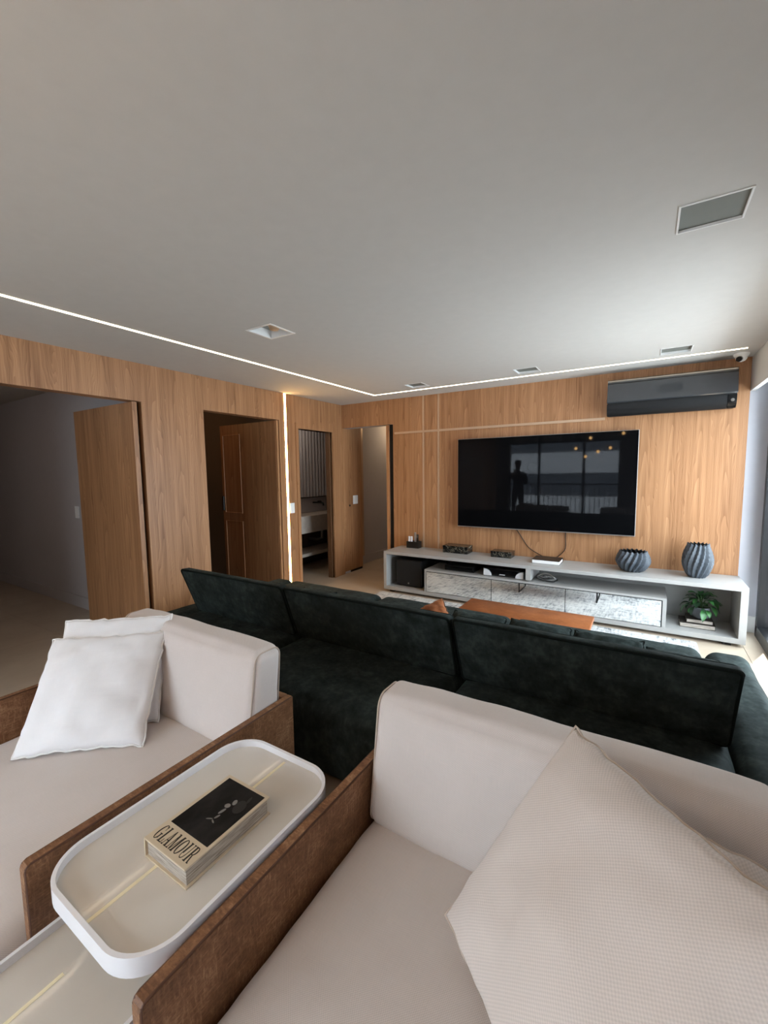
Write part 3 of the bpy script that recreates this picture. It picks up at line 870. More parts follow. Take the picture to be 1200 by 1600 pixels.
def vase(label, cx, cy, prof, nf, twist, amp):
    t = thing('fluted_vase', label, 'vase', (cx, cy, CT), 'charcoal fluted vases')
    n = nf * 6; hh = prof[-1][1]
    mb = MB(); rings = []
    m = 26
    def R(z):
        for (r0, z0), (r1, z1) in zip(prof, prof[1:]):
            if z <= z1 + 1e-9:
                s = (z - z0) / (z1 - z0); s2 = s
                return r0 + (r1 - r0) * s2
        return prof[-1][0]
    def ring(z, k=1.0, dr=0.0, tooth=0.0):
        out = []
        for i in range(n):
            a = 2 * PI * i / n; ph = (a * nf / (2 * PI) + twist * z / hh * nf / 14.0) % 1.0
            tri = abs(2 * ph - 1)                      # 1 at ridge .. 0 in groove
            r = R(z) * (1 + amp * (tri - 0.6)) * k + dr
            out.append(mb.bm.verts.new((cx + r * math.cos(a), cy + r * math.sin(a), CT + z + tooth * (tri - 0.5))))
        return out
    for j in range(m + 1):
        z = hh * j / m
        rings.append(ring(z, tooth=(0.022 if j == m else (0.006 if j == m - 1 else 0))))
    for A, B in zip(rings, rings[1:]):
        for i in range(n): mb.bm.faces.new((A[i], A[(i + 1) % n], B[(i + 1) % n], B[i]))
    mb.bm.faces.new(rings[0][::-1])
    obj('body', mb, 'ceramic_charcoal', t, 35)
    mb = MB(); rings = []
    for j in range(m, 1, -2):
        z = hh * j / m
        rings.append(ring(z, 1.0, -0.004, 0.010 if j == m else 0))
    for A, B in zip(rings, rings[1:]):
        for i in range(n): mb.bm.faces.new((A[i], A[(i + 1) % n], B[(i + 1) % n], B[i]))
    mb.bm.faces.new(rings[-1])
    obj('inner_wall', mb, 'ceramic_inside', t, 35)
def smoothprof(pts, n=24):
    b = bez([(r, 0, z) for r, z in pts], 8); return [(v.x, v.z) for v in b]
vase('low round charcoal fluted vase on the console', -0.085, 4.735, smoothprof([(0.072, 0), (0.105, 0.02), (0.140, 0.085), (0.138, 0.135), (0.112, 0.195)]), 17, -1.3, 0.20)
vase('tall charcoal fluted vase at the right end of the console', 0.422, 4.735, smoothprof([(0.060, 0), (0.088, 0.04), (0.113, 0.13), (0.108, 0.21), (0.078, 0.305)]), 15, -1.4, 0.20)

# books and plant in the right bay
def flat_book(label, x0, x1, y0, y1, z, h, cover, pages, group):
    t = thing('stacked_book', label, 'book', ((x0 + x1) / 2, (y0 + y1) / 2, z), group)
    obj('page_block', bx(x0 + 0.004, x1 - 0.004, y0 + 0.003, y1 - 0.004, z + 0.004, z + h - 0.004), pages, t)
    obj('back_cover', bx(x0, x1, y0, y1, z, z + 0.004), cover, t)
    obj('front_cover', bx(x0, x1, y0, y1, z + h - 0.004, z + h), cover, t)
    obj('spine', bx(x0, x1, y1 - 0.004, y1, z + 0.004, z + h - 0.004), cover, t)
flat_book('bottom book of the small stack under the potted plant', 0.305, 0.565, 4.60, 4.80, 0.075, 0.042, 'book_dark', 'paper_pages', 'books under the plant')
flat_book('upper smaller book directly under the potted plant', 0.355, 0.550, 4.62, 4.80, 0.117, 0.034, 'book_dark', 'paper_pages', 'books under the plant')
t = thing('potted_plant', 'small green leafy plant in a grey pot on two books in the console', 'plant', (0.465, 4.72, 0.151))
P0 = Vector((0.465, 4.72, 0.151))
obj('pot', MB().lathe([(0.055, 0), (0.068, 0.01), (0.076, 0.05), (0.072, 0.095), (0.066, 0.100), (0.064, 0.09), (0.060, 0.08)], P0, 28), 'pot_grey', t, 50)
obj('soil', MB().lathe([(0.055, 0.078), (0.063, 0.084), (0.02, 0.088)], P0, 20), 'soil', t, True)
def leaf_mesh():
    L, W = 0.085, 0.042
    vs = []; fs = []
    for i in range(7):
        s = i / 6; wd = W * math.sin(PI * min(1, s * 0.93 + 0.05)) ** 0.8 * 0.5
        zz = 0.012 * math.sin(PI * s) - 0.02 * s * s
        vs += [(L * s, -wd, zz + 0.006), (L * s, 0, zz), (L * s, wd, zz + 0.006)]
    for i in range(6):
        a = i * 3; fs += [(a, a + 3, a + 4, a + 1), (a + 1, a + 4, a + 5, a + 2)]
    me = mesh_from(MB().quadlist(vs, fs), 'leaf', True); return me
lm1 = leaf_mesh(); lm1.materials.append(M['leaf_green']); lm2 = lm1.copy(); lm2.materials.clear(); lm2.materials.append(M['leaf_dark'])
for k in range(46):
    az = k * 2.399 + rnd.uniform(-.3, .3); tier = (k % 3)
    rad = (0.02, 0.055, 0.085)[tier] + rnd.uniform(-.01, .02); hgt = (0.19, 0.165, 0.115)[tier] + rnd.uniform(-.03, .025)
    o = bpy.data.objects.new('leaf', (lm1, lm2)[k % 2]); COL.objects.link(o); o.parent = t
    p = Vector((rad * math.cos(az), rad * math.sin(az), hgt)); o.location = p
    o.rotation_euler = (rnd.uniform(-.4, .4), (-0.5, 0.05, 0.65)[tier] + rnd.uniform(-.3, .4), az)
    s = rnd.uniform(0.75, 1.25); o.scale = (s, s, s)
    if k % 2 == 0:
        obj('stem', MB().tube([(P0.x, P0.y, P0.z + 0.08), (P0.x + p.x * 0.5, P0.y + p.y * 0.5, P0.z + 0.08 + (p.z - 0.08) * 0.7), (P0.x + p.x, P0.y + p.y, P0.z + p.z)], 0.0022, 5), 'stem_green', t, True)

#==LIVING==
# rug
rug = tag(obj('area_rug', MB().prism(rrect(-2.80, 0.42, 3.13, 4.42, 0.02, 2), 0.0, 0.012), 'rug_wool'), 'pale grey woven area rug with streaky pattern in front of the console', 'rug')

# coffee table, caramel leather top on black wire legs
TZ = 0.30; A = (-1.385, -0.325, 3.40, 3.80)
t = thing('coffee_table', 'rectangular caramel leather coffee table with black wire legs', 'coffee table', ((A[0] + A[1]) / 2, (A[2] + A[3]) / 2, 0.012))
obj('table_top', bx(A[0], A[1], A[2], A[3], TZ - 0.035, TZ, bevel=0.008), 'leather_caramel', t, 40)
for x in (A[0] + 0.10, A[1] - 0.10):
    obj('leg_frame', MB().tube([(x, A[2] + 0.04, TZ - 0.035), (x, A[2] + 0.04, 0.020), (x, A[3] - 0.04, 0.020), (x, A[3] - 0.04, TZ - 0.035)], 0.007, 8), 'black_metal', t)
# sofa ------------------------------------------------------------
SX0, SX1, SY0, SY1, SZ = -3.33, 0.560, 1.475, 3.20, 0.405
sm = [-3.09, -1.985, -0.812, 0.335]
t = thing('sofa', 'long dark green velvet island sofa with movable backrests', 'sofa', ((SX0 + SX1) / 2, 2.4, 0))
BY = 2.05                                              # line under the backrests
obj('plinth', bx(SX0 + 0.08, SX1 - 0.08, SY0 + 0.08, SY1 - 0.08, 0.0, 0.03), 'equipment_black', t)
def cbox(name, x0, x1, y0, y1, z0, z1, r, bulge, mat, parent, wr=0.004, seed=0.0, step=0.05):
    mb = cushion(x1 - x0, y1 - y0, z1 - z0, r, bulge, step, wr, seed)
    c = Vector(((x0 + x1) / 2, (y0 + y1) / 2, (z0 + z1) / 2))
    for v in mb.bm.verts: v.co += c
    return obj(name, mb, mat, parent, True)
for i, (a, b) in enumerate(zip(sm, sm[1:])):
    cbox('seat_module', a + 0.004, b - 0.004, SY0, SY1, 0.02, SZ, 0.07, (0, 0.008, 0.012), 'velvet_green', t, 0.003, i * 3.1)
cbox('arm', SX0, sm[0] - 0.004, SY0, SY1, 0.02, SZ - 0.004, 0.07, (0.004, 0.004, 0.004), 'velvet_green', t, 0.003, 11.0)
cbox('arm', sm[3] + 0.004, SX1, SY0, SY1, 0.02, SZ - 0.004, 0.07, (0.004, 0.004, 0.004), 'velvet_green', t, 0.003, 17.0)
# backrests: boxes leaning towards the camera side
for i, (a, b) in enumerate(zip(sm, sm[1:])):
    a += 0.012; b -= 0.012
    th, hh = 0.15, 0.375
    def lean(q, hh=hh):
        k = (q.z + hh / 2) / hh
        return Vector((q.x * (1 + 0.012 * k), q.y * (1 - 0.62 * k) - 0.180 * k, q.z))
    c = Vector(((a + b) / 2, BY + th / 2, SZ + hh / 2 - 0.002))
    mb = cushion(b - a, th, hh, 0.022, (0.0, 0.015, 0.004), 0.05, 0.004, 20 + i * 5.3, lean)
    for v in mb.bm.verts: v.co += c
    br = obj('backrest', mb, 'velvet_green', t, True)
    for sy in (-1, 1):
        path = []
        for (x, z) in ((-1, -1), (-1, 1), (1, 1), (1, -1)):
            pass
        hx, hz = (b - a) / 2 - 0.007, hh / 2 - 0.007
        cr = 0.02
        loop = rrect(-hx, hx, -hz, hz, cr, 3)
        full = []
        for k in range(len(loop)):
            p, q = Vector((loop[k][0], 0, loop[k][1])), Vector((loop[(k + 1) % len(loop)][0], 0, loop[(k + 1) % len(loop)][1]))
            m = max(1, int((q - p).length / 0.08))
            for j in range(m): full.append(p + (q - p) * j / m)
        pp = []
        for p in full:
            pp.append(lean(Vector((p.x, sy * (th / 2 - 0.007), p.z))) + c)
        obj('piping', MB().tube(pp, 0.007, 6, closed=True), 'velvet_piping', br, True)

# dark cushions on the tv side
def vpillow(label, cx, cy, s, tilt, rz, rl, seed, name='velvet_cushion', mat='velvet_green', pm='velvet_piping', grp='dark cushions on the far side of the sofa'):
    m = Matrix.Translation((cx, cy, SZ + 0.012 + s * 0.5 * math.cos(tilt))) @ Matrix.Rotation(rz, 4, 'Z') @ Matrix.Rotation(PI / 2 + tilt, 4, 'X') @ Matrix.Rotation(rl, 4, 'Z')
    throw_pillow(name, label, mat, pm, s, 0.13, m, grp, seed, 0.06, 0.005, 'cushion')
vpillow('dark green cushion peeking over the sofa at the gap between two backrests', -0.86, 2.38, 0.34, -0.98, 0.0, 0.02, 3.3)
vpillow('dark green cushion peeking over the right backrest, left of the pair', -0.50, 2.38, 0.34, -0.96, 0.02, -0.03, 5.1)
vpillow('dark green cushion peeking over the right backrest, middle one', -0.15, 2.40, 0.34, -1.0, -0.06, 0.04, 8.2)
vpillow('dark green cushion peeking over the right backrest at its right end', 0.18, 2.40, 0.30, -1.0, 0.05, -0.05, 9.7)
vpillow('dark green cushion behind the leftmost backrest near the light line', -2.16, 2.36, 0.33, -1.02, 0.0, 0.0, 12.7)

vpillow('caramel leather cushion peeking over the middle backrest of the sofa', -1.22, 2.58, 0.24, -0.85, 0.0, 0.7, 14.1, 'leather_cushion', 'leather_caramel', 'leather_edge', None)

#==ARMCHAIRS==
def armchair(label):
    """built at the left chair's place"""
    x0, x1 = -2.25, -1.20
    t = thing('armchair', label, 'armchair', ((x0 + x1) / 2, 0.75, 0), 'pair of linen and leather armchairs')
    prof = [(0.318, 0.10), (0.318, 0.590), (0.322, 0.597), (0.330, 0.601), (1.205, 0.601), (1.205, 0.10)]
    for a, b in ((x0, x0 + 0.032), (x1 - 0.032, x1)):
        mb = MB().extr(prof, 'x', a, b)
        bmesh.ops.bevel(mb.bm, geom=[e for e in mb.bm.edges], offset=0.004, segments=2, affect='EDGES')
        arm = obj('arm_panel', mb, 'leather_brown', t, 40)
        off = (b - 0.005) if a == x0 else (b - 0.005)
        for xx in (a + 0.004, b - 0.004):
            obj('edge_seam', MB().tube([(xx, 0.322, 0.11), (xx, 0.322, 0.588), (xx, 0.325, 0.594), (xx, 0.333, 0.598), (xx, 1.2, 0.598)], 0.0034, 6), 'leather_edge', arm, True)
    obj('back_panel', bx(x0 + 0.032, x1 - 0.032, 1.173, 1.205, 0.10, 0.601, bevel=0.004), 'leather_brown', t, 40)
    obj('base', bx(x0 + 0.034, x1 - 0.034, 0.30, 1.17, 0.10, 0.20, bevel=0.01), 'linen_beige', t)
    for x in (x0 + 0.06, x1 - 0.06):
        for y in (0.36, 1.14): obj('foot', bx(x - 0.025, x + 0.025, y - 0.025, y + 0.025, 0.0, 0.10), 'equipment_black', t)
    a, b = x0 + 0.035, x1 - 0.035
    sc = cbox('seat_cushion', a, b, 0.215, 1.165, 0.20, 0.435, 0.05, (0.0, 0.0, 0.014), 'linen_beige', t, 0.005, 2.0, 0.035)
    # back cushion
    th, hh = 0.165, 0.400
    def lean(q):
        k = (q.z + hh / 2) / hh
        return Vector((q.x, q.y * (1 - 0.18 * k) + 0.05 * k, q.z))
    c = Vector(((a + b) / 2, 1.075, 0.420 + hh / 2))
    mb = cushion(b - a, th, hh, 0.042, (0.0, 0.016, 0.012), 0.035, 0.005, 6.0, lean)
    for v in mb.bm.verts: v.co += c
    bc = obj('back_cushion', mb, 'linen_beige', t, True)
    for sx in (-1, 1):
        hx = (b - a) / 2 - 0.013
        loop = rrect(-th / 2 + 0.006, th / 2 - 0.006, -hh / 2 + 0.006, hh / 2 - 0.006, 0.040, 6)
        obj('piping', MB().tube([lean(Vector((sx * hx, p[0], p[1]))) + c for p in loop], 0.003, 6, closed=True), 'piping_beige', bc, True)
    return t
ac1 = armchair('beige linen armchair with brown leather sides at left, holding two white pillows')
ac2 = copy_tree(ac1)
ac2.location.x += 1.515
ac2['label'] = 'beige linen armchair with brown leather sides at right, holding beige woven pillows'

throw_pillow('white_pillow', 'front white piped pillow standing on the left armchair', 'linen_white', 'piping_white', 0.462, 0.13,
             frame_matrix((-1.98, 0.535, 0.46), (-1.64, 0.833, 0.46), (-2.188, 0.752, 0.793)), 'white pillows on the left armchair', 1.7, 0.035)
throw_pillow('white_pillow', 'rear white piped pillow half hidden on the left armchair', 'linen_white', 'piping_white', 0.455, 0.10,
             frame_matrix((-2.075, 0.665, 0.47), (-1.735, 0.945, 0.47), (-2.23, 0.810, 0.850), -0.015), 'white pillows on the left armchair', 4.2, 0.035)
throw_pillow('woven_pillow', 'large beige woven pillow leaning diagonally on the right armchair', 'linen_chunky', 'piping_beige', 0.52, 0.15,
             frame_matrix((-0.345, 0.815, 0.50), (0.02, 0.475, 0.50), (-0.118, 1.05, 0.885)), 'beige pillows on the right armchair', 6.6, 0.035, 0.003)
throw_pillow('woven_pillow', 'beige woven pillow mostly hidden at the right edge of the right armchair', 'linen_chunky', 'piping_beige', 0.37, 0.12,
             Matrix.Translation((0.085, 0.90, 0.625)) @ Matrix.Rotation(-0.25, 4, 'Z') @ Matrix.Rotation(PI / 2 - 0.55, 4, 'X'), 'beige pillows on the right armchair', 9.6, 0.035, 0.003)

#==TRAYTABLE==
t = thing('side_table', 'white rounded two level tray table with gold inlay between the armchairs', 'side table', (-0.965, 0.6, 0))
def tray(x0, x1, y0, y1, r, zt, h, inlay_x, iy0, iy1, nm):
    out = rrect(x0, x1, y0, y1, r, 12); inn = rrect(x0 + 0.009, x1 - 0.009, y0 + 0.009, y1 - 0.009, r - 0.009, 12)
    n = len(out); mb = MB()
    vs = [(p[0], p[1], zt - h) for p in out] + [(p[0], p[1], zt) for p in out] + [(p[0], p[1], zt) for p in inn] + [(p[0], p[1], zt - h) for p in inn]
    fs = []
    for i in range(n):
        j = (i + 1) % n
        fs += [(i, j, n + j, n + i), (n + i, n + j, 2 * n + j, 2 * n + i), (2 * n + i, 2 * n + j, 3 * n + j, 3 * n + i), (3 * n + i, 3 * n + j, j, i)]
    mb.quadlist(vs, fs)
    bmesh.ops.bevel(mb.bm, geom=[e for e in mb.bm.edges if len(e.link_faces) == 2 and e.calc_face_angle() > 1.0], offset=0.003, segments=2, affect='EDGES')
    tr = obj(nm, mb, 'tray_white', t, 40)
    obj('glass_top', MB().prism(inn, zt - h + 0.003, zt - 0.020), 'tray_glass', tr, 40)
    obj('gold_inlay', bx(inlay_x - 0.0045, inlay_x + 0.0045, iy0, iy1, zt - 0.0205, zt - 0.0195), 'gold_inlay', tr)
tray(-1.160, -0.742, 0.325, 0.925, 0.105, 0.612, 0.042, -0.948, 0.340, 0.905, 'upper_tray')
tray(-1.162, -0.810, -0.20, 0.62, 0.10, 0.455, 0.038, -1.035, -0.15, 0.322, 'lower_tray')
obj('column', bx(-1.02, -0.90, 0.60, 0.64, 0.012, 0.571, bevel=0.004), 'tray_white', t)
obj('base_plate', MB().prism(rrect(-1.14, -0.79, 0.30, 0.85, 0.08), 0.0, 0.012), 'tray_white', t)

#==BOOK==
BX0, BX1, BY0, BY1, BZ = -0.996, -0.832, 0.487, 0.735, 0.5925
t = thing('art_book', 'cream book with dark cover photo and black lettering on the tray table', 'book', ((BX0 + BX1) / 2, (BY0 + BY1) / 2, BZ))
BT = BZ + 0.050
obj('page_block', bx(BX0 + 0.004, BX1 - 0.006, BY0 + 0.006, BY1 - 0.006, BZ + 0.004, BT - 0.004), 'paper_pages', t)
obj('back_cover', bx(BX0, BX1, BY0, BY1, BZ, BZ + 0.004, bevel=0.001), 'book_cream', t)
fc = obj('front_cover', bx(BX0, BX1, BY0, BY1, BT - 0.004, BT, bevel=0.001), 'book_cream', t)
obj('spine', bx(BX0, BX0 + 0.004, BY0, BY1, BZ + 0.004, BT - 0.004), 'book_cream', t)
obj('cover_photo', bx(BX0 + 0.012, BX1 - 0.008, BY0 + 0.062, BY1 - 0.010, BT, BT + 0.0005), 'cover_print', fc)
# the pale figure and dark shape of the cover photo
def blob(cx, cy, rx, ry, a, m, z):
    pts = [(cx + rx * math.cos(k) * math.cos(a) - ry * math.sin(k) * math.sin(a), cy + rx * math.cos(k) * math.sin(a) + ry * math.sin(k) * math.cos(a)) for k in [2 * PI * i / 16 for i in range(16)]]
    obj('photo_shape', MB().prism(pts, BT + 0.0004, BT + z), m, fc)
blob(-0.872, 0.668, 0.016, 0.022, 0.3, 'equipment_black', 0.0008)
blob(-0.868, 0.696, 0.004, 0.013, 0.2, 'equipment_black', 0.0008)
blob(-0.895, 0.672, 0.006, 0.009, 0.4, 'print_grey', 0.0009)
blob(-0.903, 0.655, 0.008, 0.007, 0.2, 'print_grey', 0.0009)
blob(-0.900, 0.636, 0.004, 0.011, -0.2, 'print_grey', 0.0008)
blob(-0.896, 0.618, 0.003, 0.008, -0.3, 'print_grey', 0.0008)
blob(-0.908, 0.604, 0.009, 0.002, 0.5, 'print_grey', 0.0008)
blob(-0.893, 0.603, 0.007, 0.002, -0.4, 'print_grey', 0.0008)
# lettering
def L_box(x0, x1, y0, y1): return [(x0, y0), (x1, y0), (x1, y1), (x0, y1)]
def L_ring(cx, cy, ro, so, ri, si, a0, a1, n=22):
    P = []
    A = [math.radians(a0 + (a1 - a0) * i / n) for i in range(n + 1)]
    return [[(cx + ro * math.cos(A[i]), cy + so * math.sin(A[i])), (cx + ro * math.cos(A[i + 1]), cy + so * math.sin(A[i + 1])), (cx + ri * math.cos(A[i + 1]), cy + si * math.sin(A[i + 1])), (cx + ri * math.cos(A[i]), cy + si * math.sin(A[i]))] for i in range(n)]
TK, TH, SF = 0.17, 0.06, 0.055
def letter(ch):
    q = []
    if ch == 'G':
        q += L_ring(0.36, 0.5, 0.36, 0.5, 0.22, 0.455, 45, 322); q += [L_box(0.53, 0.66, 0.10, 0.42), L_box(0.44, 0.74, 0.40, 0.45), L_box(0.575, 0.615, 0.66, 0.97)]; w = 0.76
    elif ch == 'L':
        q += [L_box(0.08, 0.08 + TK, 0, 1), L_box(0, 0.30, 0, SF), L_box(0, 0.30, 1 - SF, 1), L_box(0.2, 0.55, 0, SF), L_box(0.51, 0.56, 0, 0.30)]; w = 0.58
    elif ch == 'A':
        q += [[(0.08, 0), (0.08 + TH, 0), (0.34, 1), (0.30, 1)], [(0.50, 0), (0.50 + TK + .02, 0), (0.38, 1), (0.28, 1)], L_box(0.17, 0.50, 0.32, 0.37), L_box(0, 0.22, 0, SF), L_box(0.42, 0.74, 0, SF)]; w = 0.72
    elif ch == 'M':
        q += [L_box(0.10, 0.10 + TH, 0, 1), [(0.08, 1), (0.08 + TK, 1), (0.50, 0), (0.42, 0)], [(0.44, 0), (0.50, 0), (0.78, 1), (0.73, 1)], L_box(0.73, 0.73 + TK, 0, 1), L_box(0, 0.25, 0, SF), L_box(0, 0.18, 1 - SF, 1), L_box(0.64, 0.95, 0, SF), L_box(0.74, 0.95, 1 - SF, 1)]; w = 0.95
    elif ch == 'O':
        q += L_ring(0.38, 0.5, 0.38, 0.5, 0.23, 0.455, 0, 360, 32); w = 0.78
    elif ch == 'U':
        q += [L_box(0.08, 0.08 + TK, 0.3, 1), L_box(0.58, 0.58 + TH, 0.3, 1), L_box(0, 0.30, 1 - SF, 1), L_box(0.50, 0.72, 1 - SF, 1)]; q += L_ring(0.352, 0.3, 0.272, 0.30, 0.20, 0.25, 180, 360, 14); w = 0.72
    else:
        q += [L_box(0.08, 0.08 + TK, 0, 1), L_box(0, 0.30, 0, SF), L_box(0, 0.25, 1 - SF, 1), L_box(0.2, 0.36, 1 - SF, 1), L_box(0.2, 0.36, 0.47, 0.52)]
        q += L_ring(0.34, 0.735, 0.27, 0.265, 0.14, 0.215, -90, 90, 14); q += [[(0.34, 0.5), (0.46, 0.5), (0.70, 0), (0.56, 0)], L_box(0.54, 0.76, 0, SF)]; w = 0.74
    return q, w
word = [letter(c) for c in 'GLAMOUR']
tot = sum(w for q, w in word) + 0.10 * 6
sx = 0.140 / tot; sy = 0.040; cx = BX0 + 0.013
for q, wd in word:
    mb = MB()
    for k, poly in enumerate(q):
        mb.prism([(cx + p[0] * sx, BY0 + 0.012 + p[1] * sy) for p in poly], BT - 0.0002, BT + 0.0005 + 0.00002 * (k % 5))
    obj('letter', mb, 'book_ink', fc)
    cx += (wd + 0.10) * sx

#==BATH==
t = thing('bathroom_vanity', 'stone vanity with open lower shelf seen through the bathroom doorway', 'vanity', (-4.55, 5.2, 0))
obj('basin', bx(-4.78, -4.36, 4.62, 5.77, 0.60, 0.86, bevel=0.004), 'stone_basin', t)
obj('shelf', bx(-4.78, -4.36, 4.62, 5.77, 0.24, 0.29, bevel=0.003), 'stone_basin', t)
obj('splash_back', bx(-4.80, -4.785, 4.50, 5.77, 0.86, 1.10), 'wall_grey', t)
obj('drain_pipe', MB().tube([(-4.5, 5.30, 0.60), (-4.5, 5.30, 0.45), (-4.62, 5.30, 0.42), (-4.78, 5.30, 0.42)], 0.02, 10), 'brushed_steel', t, 40)
t = thing('basin_tap', 'black wall mounted tap over the bathroom vanity', 'tap', (-4.6, 5.48, 0.97))
obj('spout', MB().tube([(-4.78, 5.42, 1.02), (-4.58, 5.42, 1.02), (-4.56, 5.42, 1.015), (-4.555, 5.42, 0.97)], 0.013, 10), 'equipment_black', t, 40)
obj('handle', MB().tube([(-4.78, 5.55, 1.02), (-4.72, 5.55, 1.02)], 0.022, 12), 'equipment_black', t, 40)
t = thing('fluted_cladding', 'grey vertically fluted cladding above the bathroom vanity', 'cladding', (-4.79, 5.1, 1.1))
for k in range(18):
    y = 4.42 + k * 0.075
    obj('flute', MB().extr([(-4.80, 0), (-4.80, 0)], 'y', 0, 0) if False else MB().tube([(-4.765, y + 0.0375, 1.12), (-4.765, y + 0.0375, 2.25)], 0.034, 10), 'wall_grey', t, 40)

#==REAR==
# what the television mirrors: pendant globes, curtains, balcony, the building opposite
t = thing('globe_pendant', 'branching ceiling pendant with warm glass globes seen mirrored in the television', 'pendant lamp', (-0.9, -0.5, ZC))
obj('ceiling_plate', MB().lathe([(0.06, 0), (0.06, -0.02)], (-0.9, -0.5, ZC - 0.0005), 24), 'black_metal', t, 40)
obj('stem', MB().tube([(-0.9, -0.5, ZC - 0.02), (-0.9, -0.5, 2.15)], 0.006, 8), 'black_metal', t)
for (gx, gy, gz) in ((-1.35, -0.45, 1.975), (-1.08, -0.6, 2.20), (-0.91, -0.42, 1.89), (-0.69, -0.6, 1.97), (-1.18, -0.7, 1.80), (-0.45, -0.5, 2.26)):
    g = obj('globe', MB().lathe([(0.006, -0.030), (0.02, -0.024), (0.030, 0), (0.02, 0.024), (0.006, 0.030)], (gx, gy, gz), 16), 'bulb_warm', t, True)
    obj('branch', MB().tube([(-0.9, -0.5, 2.15), (gx, gy, gz + 0.03)], 0.004, 6), 'black_metal', t)
def curtain(label, x0, x1, y):
    n = 60; vs = []; fs = []
    for i in range(n + 1):
        x = x0 + (x1 - x0) * i / n; dy = 0.03 * math.sin(i * 1.05) + 0.01 * math.sin(i * 0.37)
        for dd in (0, 0.004):
            vs += [(x, y + dy + dd, 0.02), (x, y + dy + dd, ZC - 0.03)]
    for i in range(n):
        a, b = i * 4, i * 4 + 4
        fs += [(a, b, b + 1, a + 1), (a + 2, a + 3, b + 3, b + 2), (a + 1, b + 1, b + 3, a + 3), (a, a + 2, b + 2, b)]
    fs += [(0, 1, 3, 2), (n * 4, n * 4 + 2, n * 4 + 3, n * 4 + 1)]
    c = tag(obj('curtain', MB().quadlist(vs, fs), 'curtain_cloth', None, True), label, 'curtain', 'balcony curtains')
curtain('pale curtain at the left side of the mirrored balcony window', -3.72, -3.30, YB + 0.14)
curtain('pale curtain at the right side of the mirrored balcony window', -0.62, -0.10, YB + 0.14)
t = thing('balcony_railing', 'dark metal balcony railing mirrored in the television', 'railing', (-1.7, YB - 1.6, -0.02))
obj('handrail', bx(XL - 0.3, XR + 1.7, YB - 1.62, YB - 1.57, 1.06, 1.10), 'black_metal', t)
obj('bottom_rail', bx(XL - 0.3, XR + 1.7, YB - 1.61, YB - 1.58, 0.06, 0.09), 'black_metal', t)
k = 0; x = XL - 0.25
while x < XR + 1.65:
    obj('baluster', bx(x - 0.009, x + 0.009, YB - 1.604, YB - 1.586, 0.09 if k % 10 else -0.02, 1.06), 'black_metal', t); x += 0.13; k += 1
t = thing('apartment_building', 'pale apartment block with dark window bands mirrored in the television', 'building', (-3, -22, -12))
for k in range(7):
    z = -12 + k * 3.0
    obj('parapet', bx(-16, 9, -22, -21.2, z + 1.3, z + 2.7), 'facade_light', t)
    obj('window_band', bx(-16, 9, -22.6, -21.9, z - 0.3, z + 1.3), 'facade_dark', t)

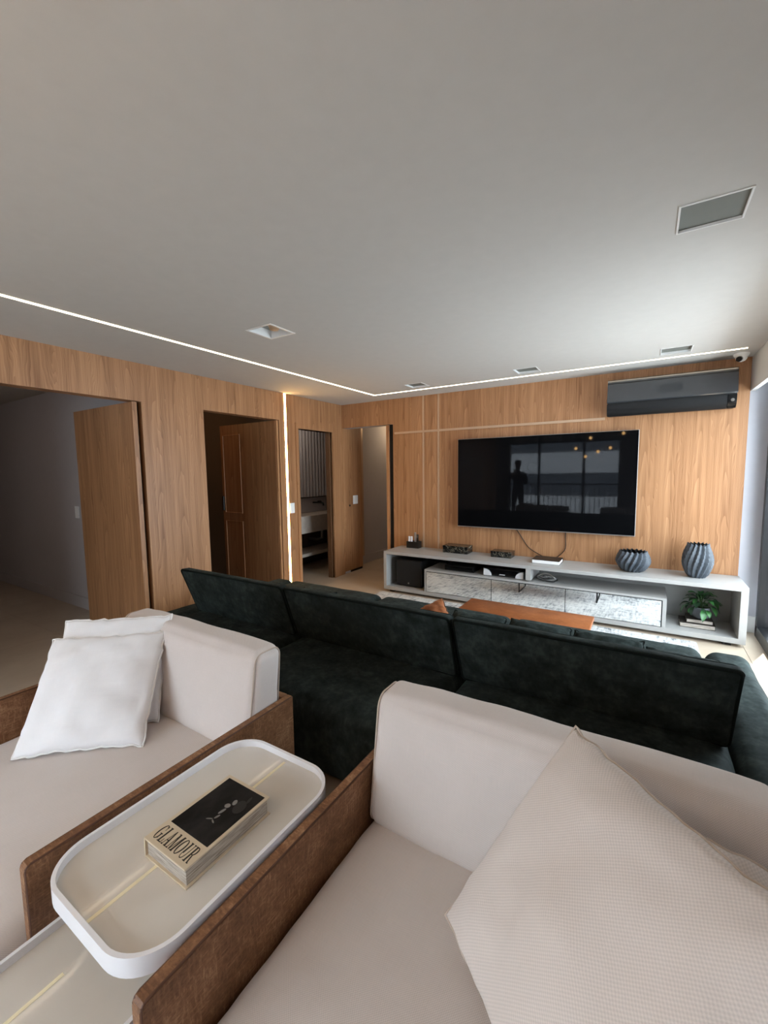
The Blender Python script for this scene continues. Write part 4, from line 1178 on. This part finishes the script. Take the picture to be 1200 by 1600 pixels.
# the person mirrored in the television
def person(px, py):
    t = thing('person', 'person in dark clothes holding up a phone, mirrored in the television', 'person', (px, py, 0))
    J = {'pelvis': (0, 0, .95, .125), 'waist': (0, .01, 1.12, .115), 'chest': (0, 0, 1.32, .135), 'neck0': (0, .0, 1.47, .07), 'neck': (0, .03, 1.53, .05), 'head0': (0, .05, 1.60, .072), 'head': (0, .06, 1.70, .088), 'crown': (0, .05, 1.76, .07),
         'shl': (-.17, 0, 1.43, .06), 'ell': (-.25, .08, 1.17, .043), 'wrl': (-.09, .30, 1.33, .028),
         'shr': (.17, 0, 1.43, .06), 'elr': (.25, .08, 1.17, .043), 'wrr': (.09, .30, 1.33, .028),
         'hl': (-.09, 0, .88, .095), 'kl': (-.10, .03, .50, .06), 'al': (-.10, -.02, .09, .042), 'tl': (-.11, .14, .035, .03),
         'hr': (.09, 0, .88, .095), 'kr': (.10, .03, .50, .06), 'ar': (.10, -.02, .09, .042), 'tr': (.11, .14, .035, .03)}
    E = [('pelvis', 'waist'), ('waist', 'chest'), ('chest', 'neck0'), ('neck0', 'neck'), ('neck', 'head0'), ('head0', 'head'), ('head', 'crown'), ('chest', 'shl'), ('shl', 'ell'), ('ell', 'wrl'), ('chest', 'shr'), ('shr', 'elr'), ('elr', 'wrr'),
         ('pelvis', 'hl'), ('hl', 'kl'), ('kl', 'al'), ('al', 'tl'), ('pelvis', 'hr'), ('hr', 'kr'), ('kr', 'ar'), ('ar', 'tr')]
    def skin(name, J, E, mat, root):
        ks = list(J)
        me = bpy.data.meshes.new(name)
        me.from_pydata([J[k][:3] for k in ks], [(ks.index(a), ks.index(b)) for a, b in E], [])
        o = bpy.data.objects.new(name, me); COL.objects.link(o); o.parent = t
        o.modifiers.new('skin', 'SKIN')
        if not me.skin_vertices: 
            with bpy.context.temp_override(object=o, active_object=o): bpy.ops.mesh.customdata_skin_add()
        for k, sv in zip(ks, me.skin_vertices[0].data):
            sv.radius = (J[k][3], J[k][3]); sv.use_root = (k == root)
        sd = o.modifiers.new('sub', 'SUBSURF'); sd.levels = 2; sd.render_levels = 2
        dg = bpy.context.evaluated_depsgraph_get()
        m2 = bpy.data.meshes.new_from_object(o.evaluated_get(dg))
        o.modifiers.clear(); o.data = m2
        m2.materials.clear(); m2.materials.append(M[mat]); m2.polygons.foreach_set('use_smooth', [True] * len(m2.polygons))
        return o
    skin('body', J, E, 'clothes_dark', 'pelvis')
    for s_ in (-1, 1):
        HJ = {'w': (s_ * .09, .30, 1.33, .024), 'p': (s_ * .065, .325, 1.40, .026)}; HE = [('w', 'p')]
        for q in range(4):
            HJ['f%d' % q] = (s_ * (.062 - .004 * q), .345 - .014 * q, 1.435 + .006 * (q % 2), .009)
            HJ['g%d' % q] = (s_ * .040, .350 - .014 * q, 1.465 - .012 * q, .008); HE += [('p', 'f%d' % q), ('f%d' % q, 'g%d' % q)]
        HJ['th'] = (s_ * .035, .305, 1.41, .010); HE += [('p', 'th')]
        skin('hand', HJ, HE, 'skin_tone', 'w')
    obj('face', MB().lathe([(0.02, -0.10), (0.055, -0.07), (0.072, -0.02), (0.074, 0.03), (0.05, 0.08), (0.01, 0.10)], (px, py + 0.075, 1.665), 20), 'skin_tone', t, True)
    obj('nose', MB().tube([(px, py + 0.140, 1.69), (px, py + 0.160, 1.650), (px, py + 0.145, 1.642)], [0.008, 0.013, 0.01], 8), 'skin_tone', t, True)
    obj('hair', MB().lathe([(0.080, 0.0), (0.092, 0.05), (0.078, 0.10), (0.03, 0.125), (0.005, 0.128)], (px, py + 0.045, 1.665), 20), 'hair_dark', t, True)
    ph = thing('phone', 'small bright phone held up by the mirrored person', 'phone', (px, py + 0.335, 1.40))
    obj('body', bx(px - 0.036, px + 0.036, py + 0.330, py + 0.338, 1.40, 1.545, bevel=0.003), 'equipment_white', ph)
    obj('screen', bx(px - 0.032, px + 0.032, py + 0.3285, py + 0.330, 1.408, 1.537), 'equipment_gloss', ph)
person(-2.92, -1.75)
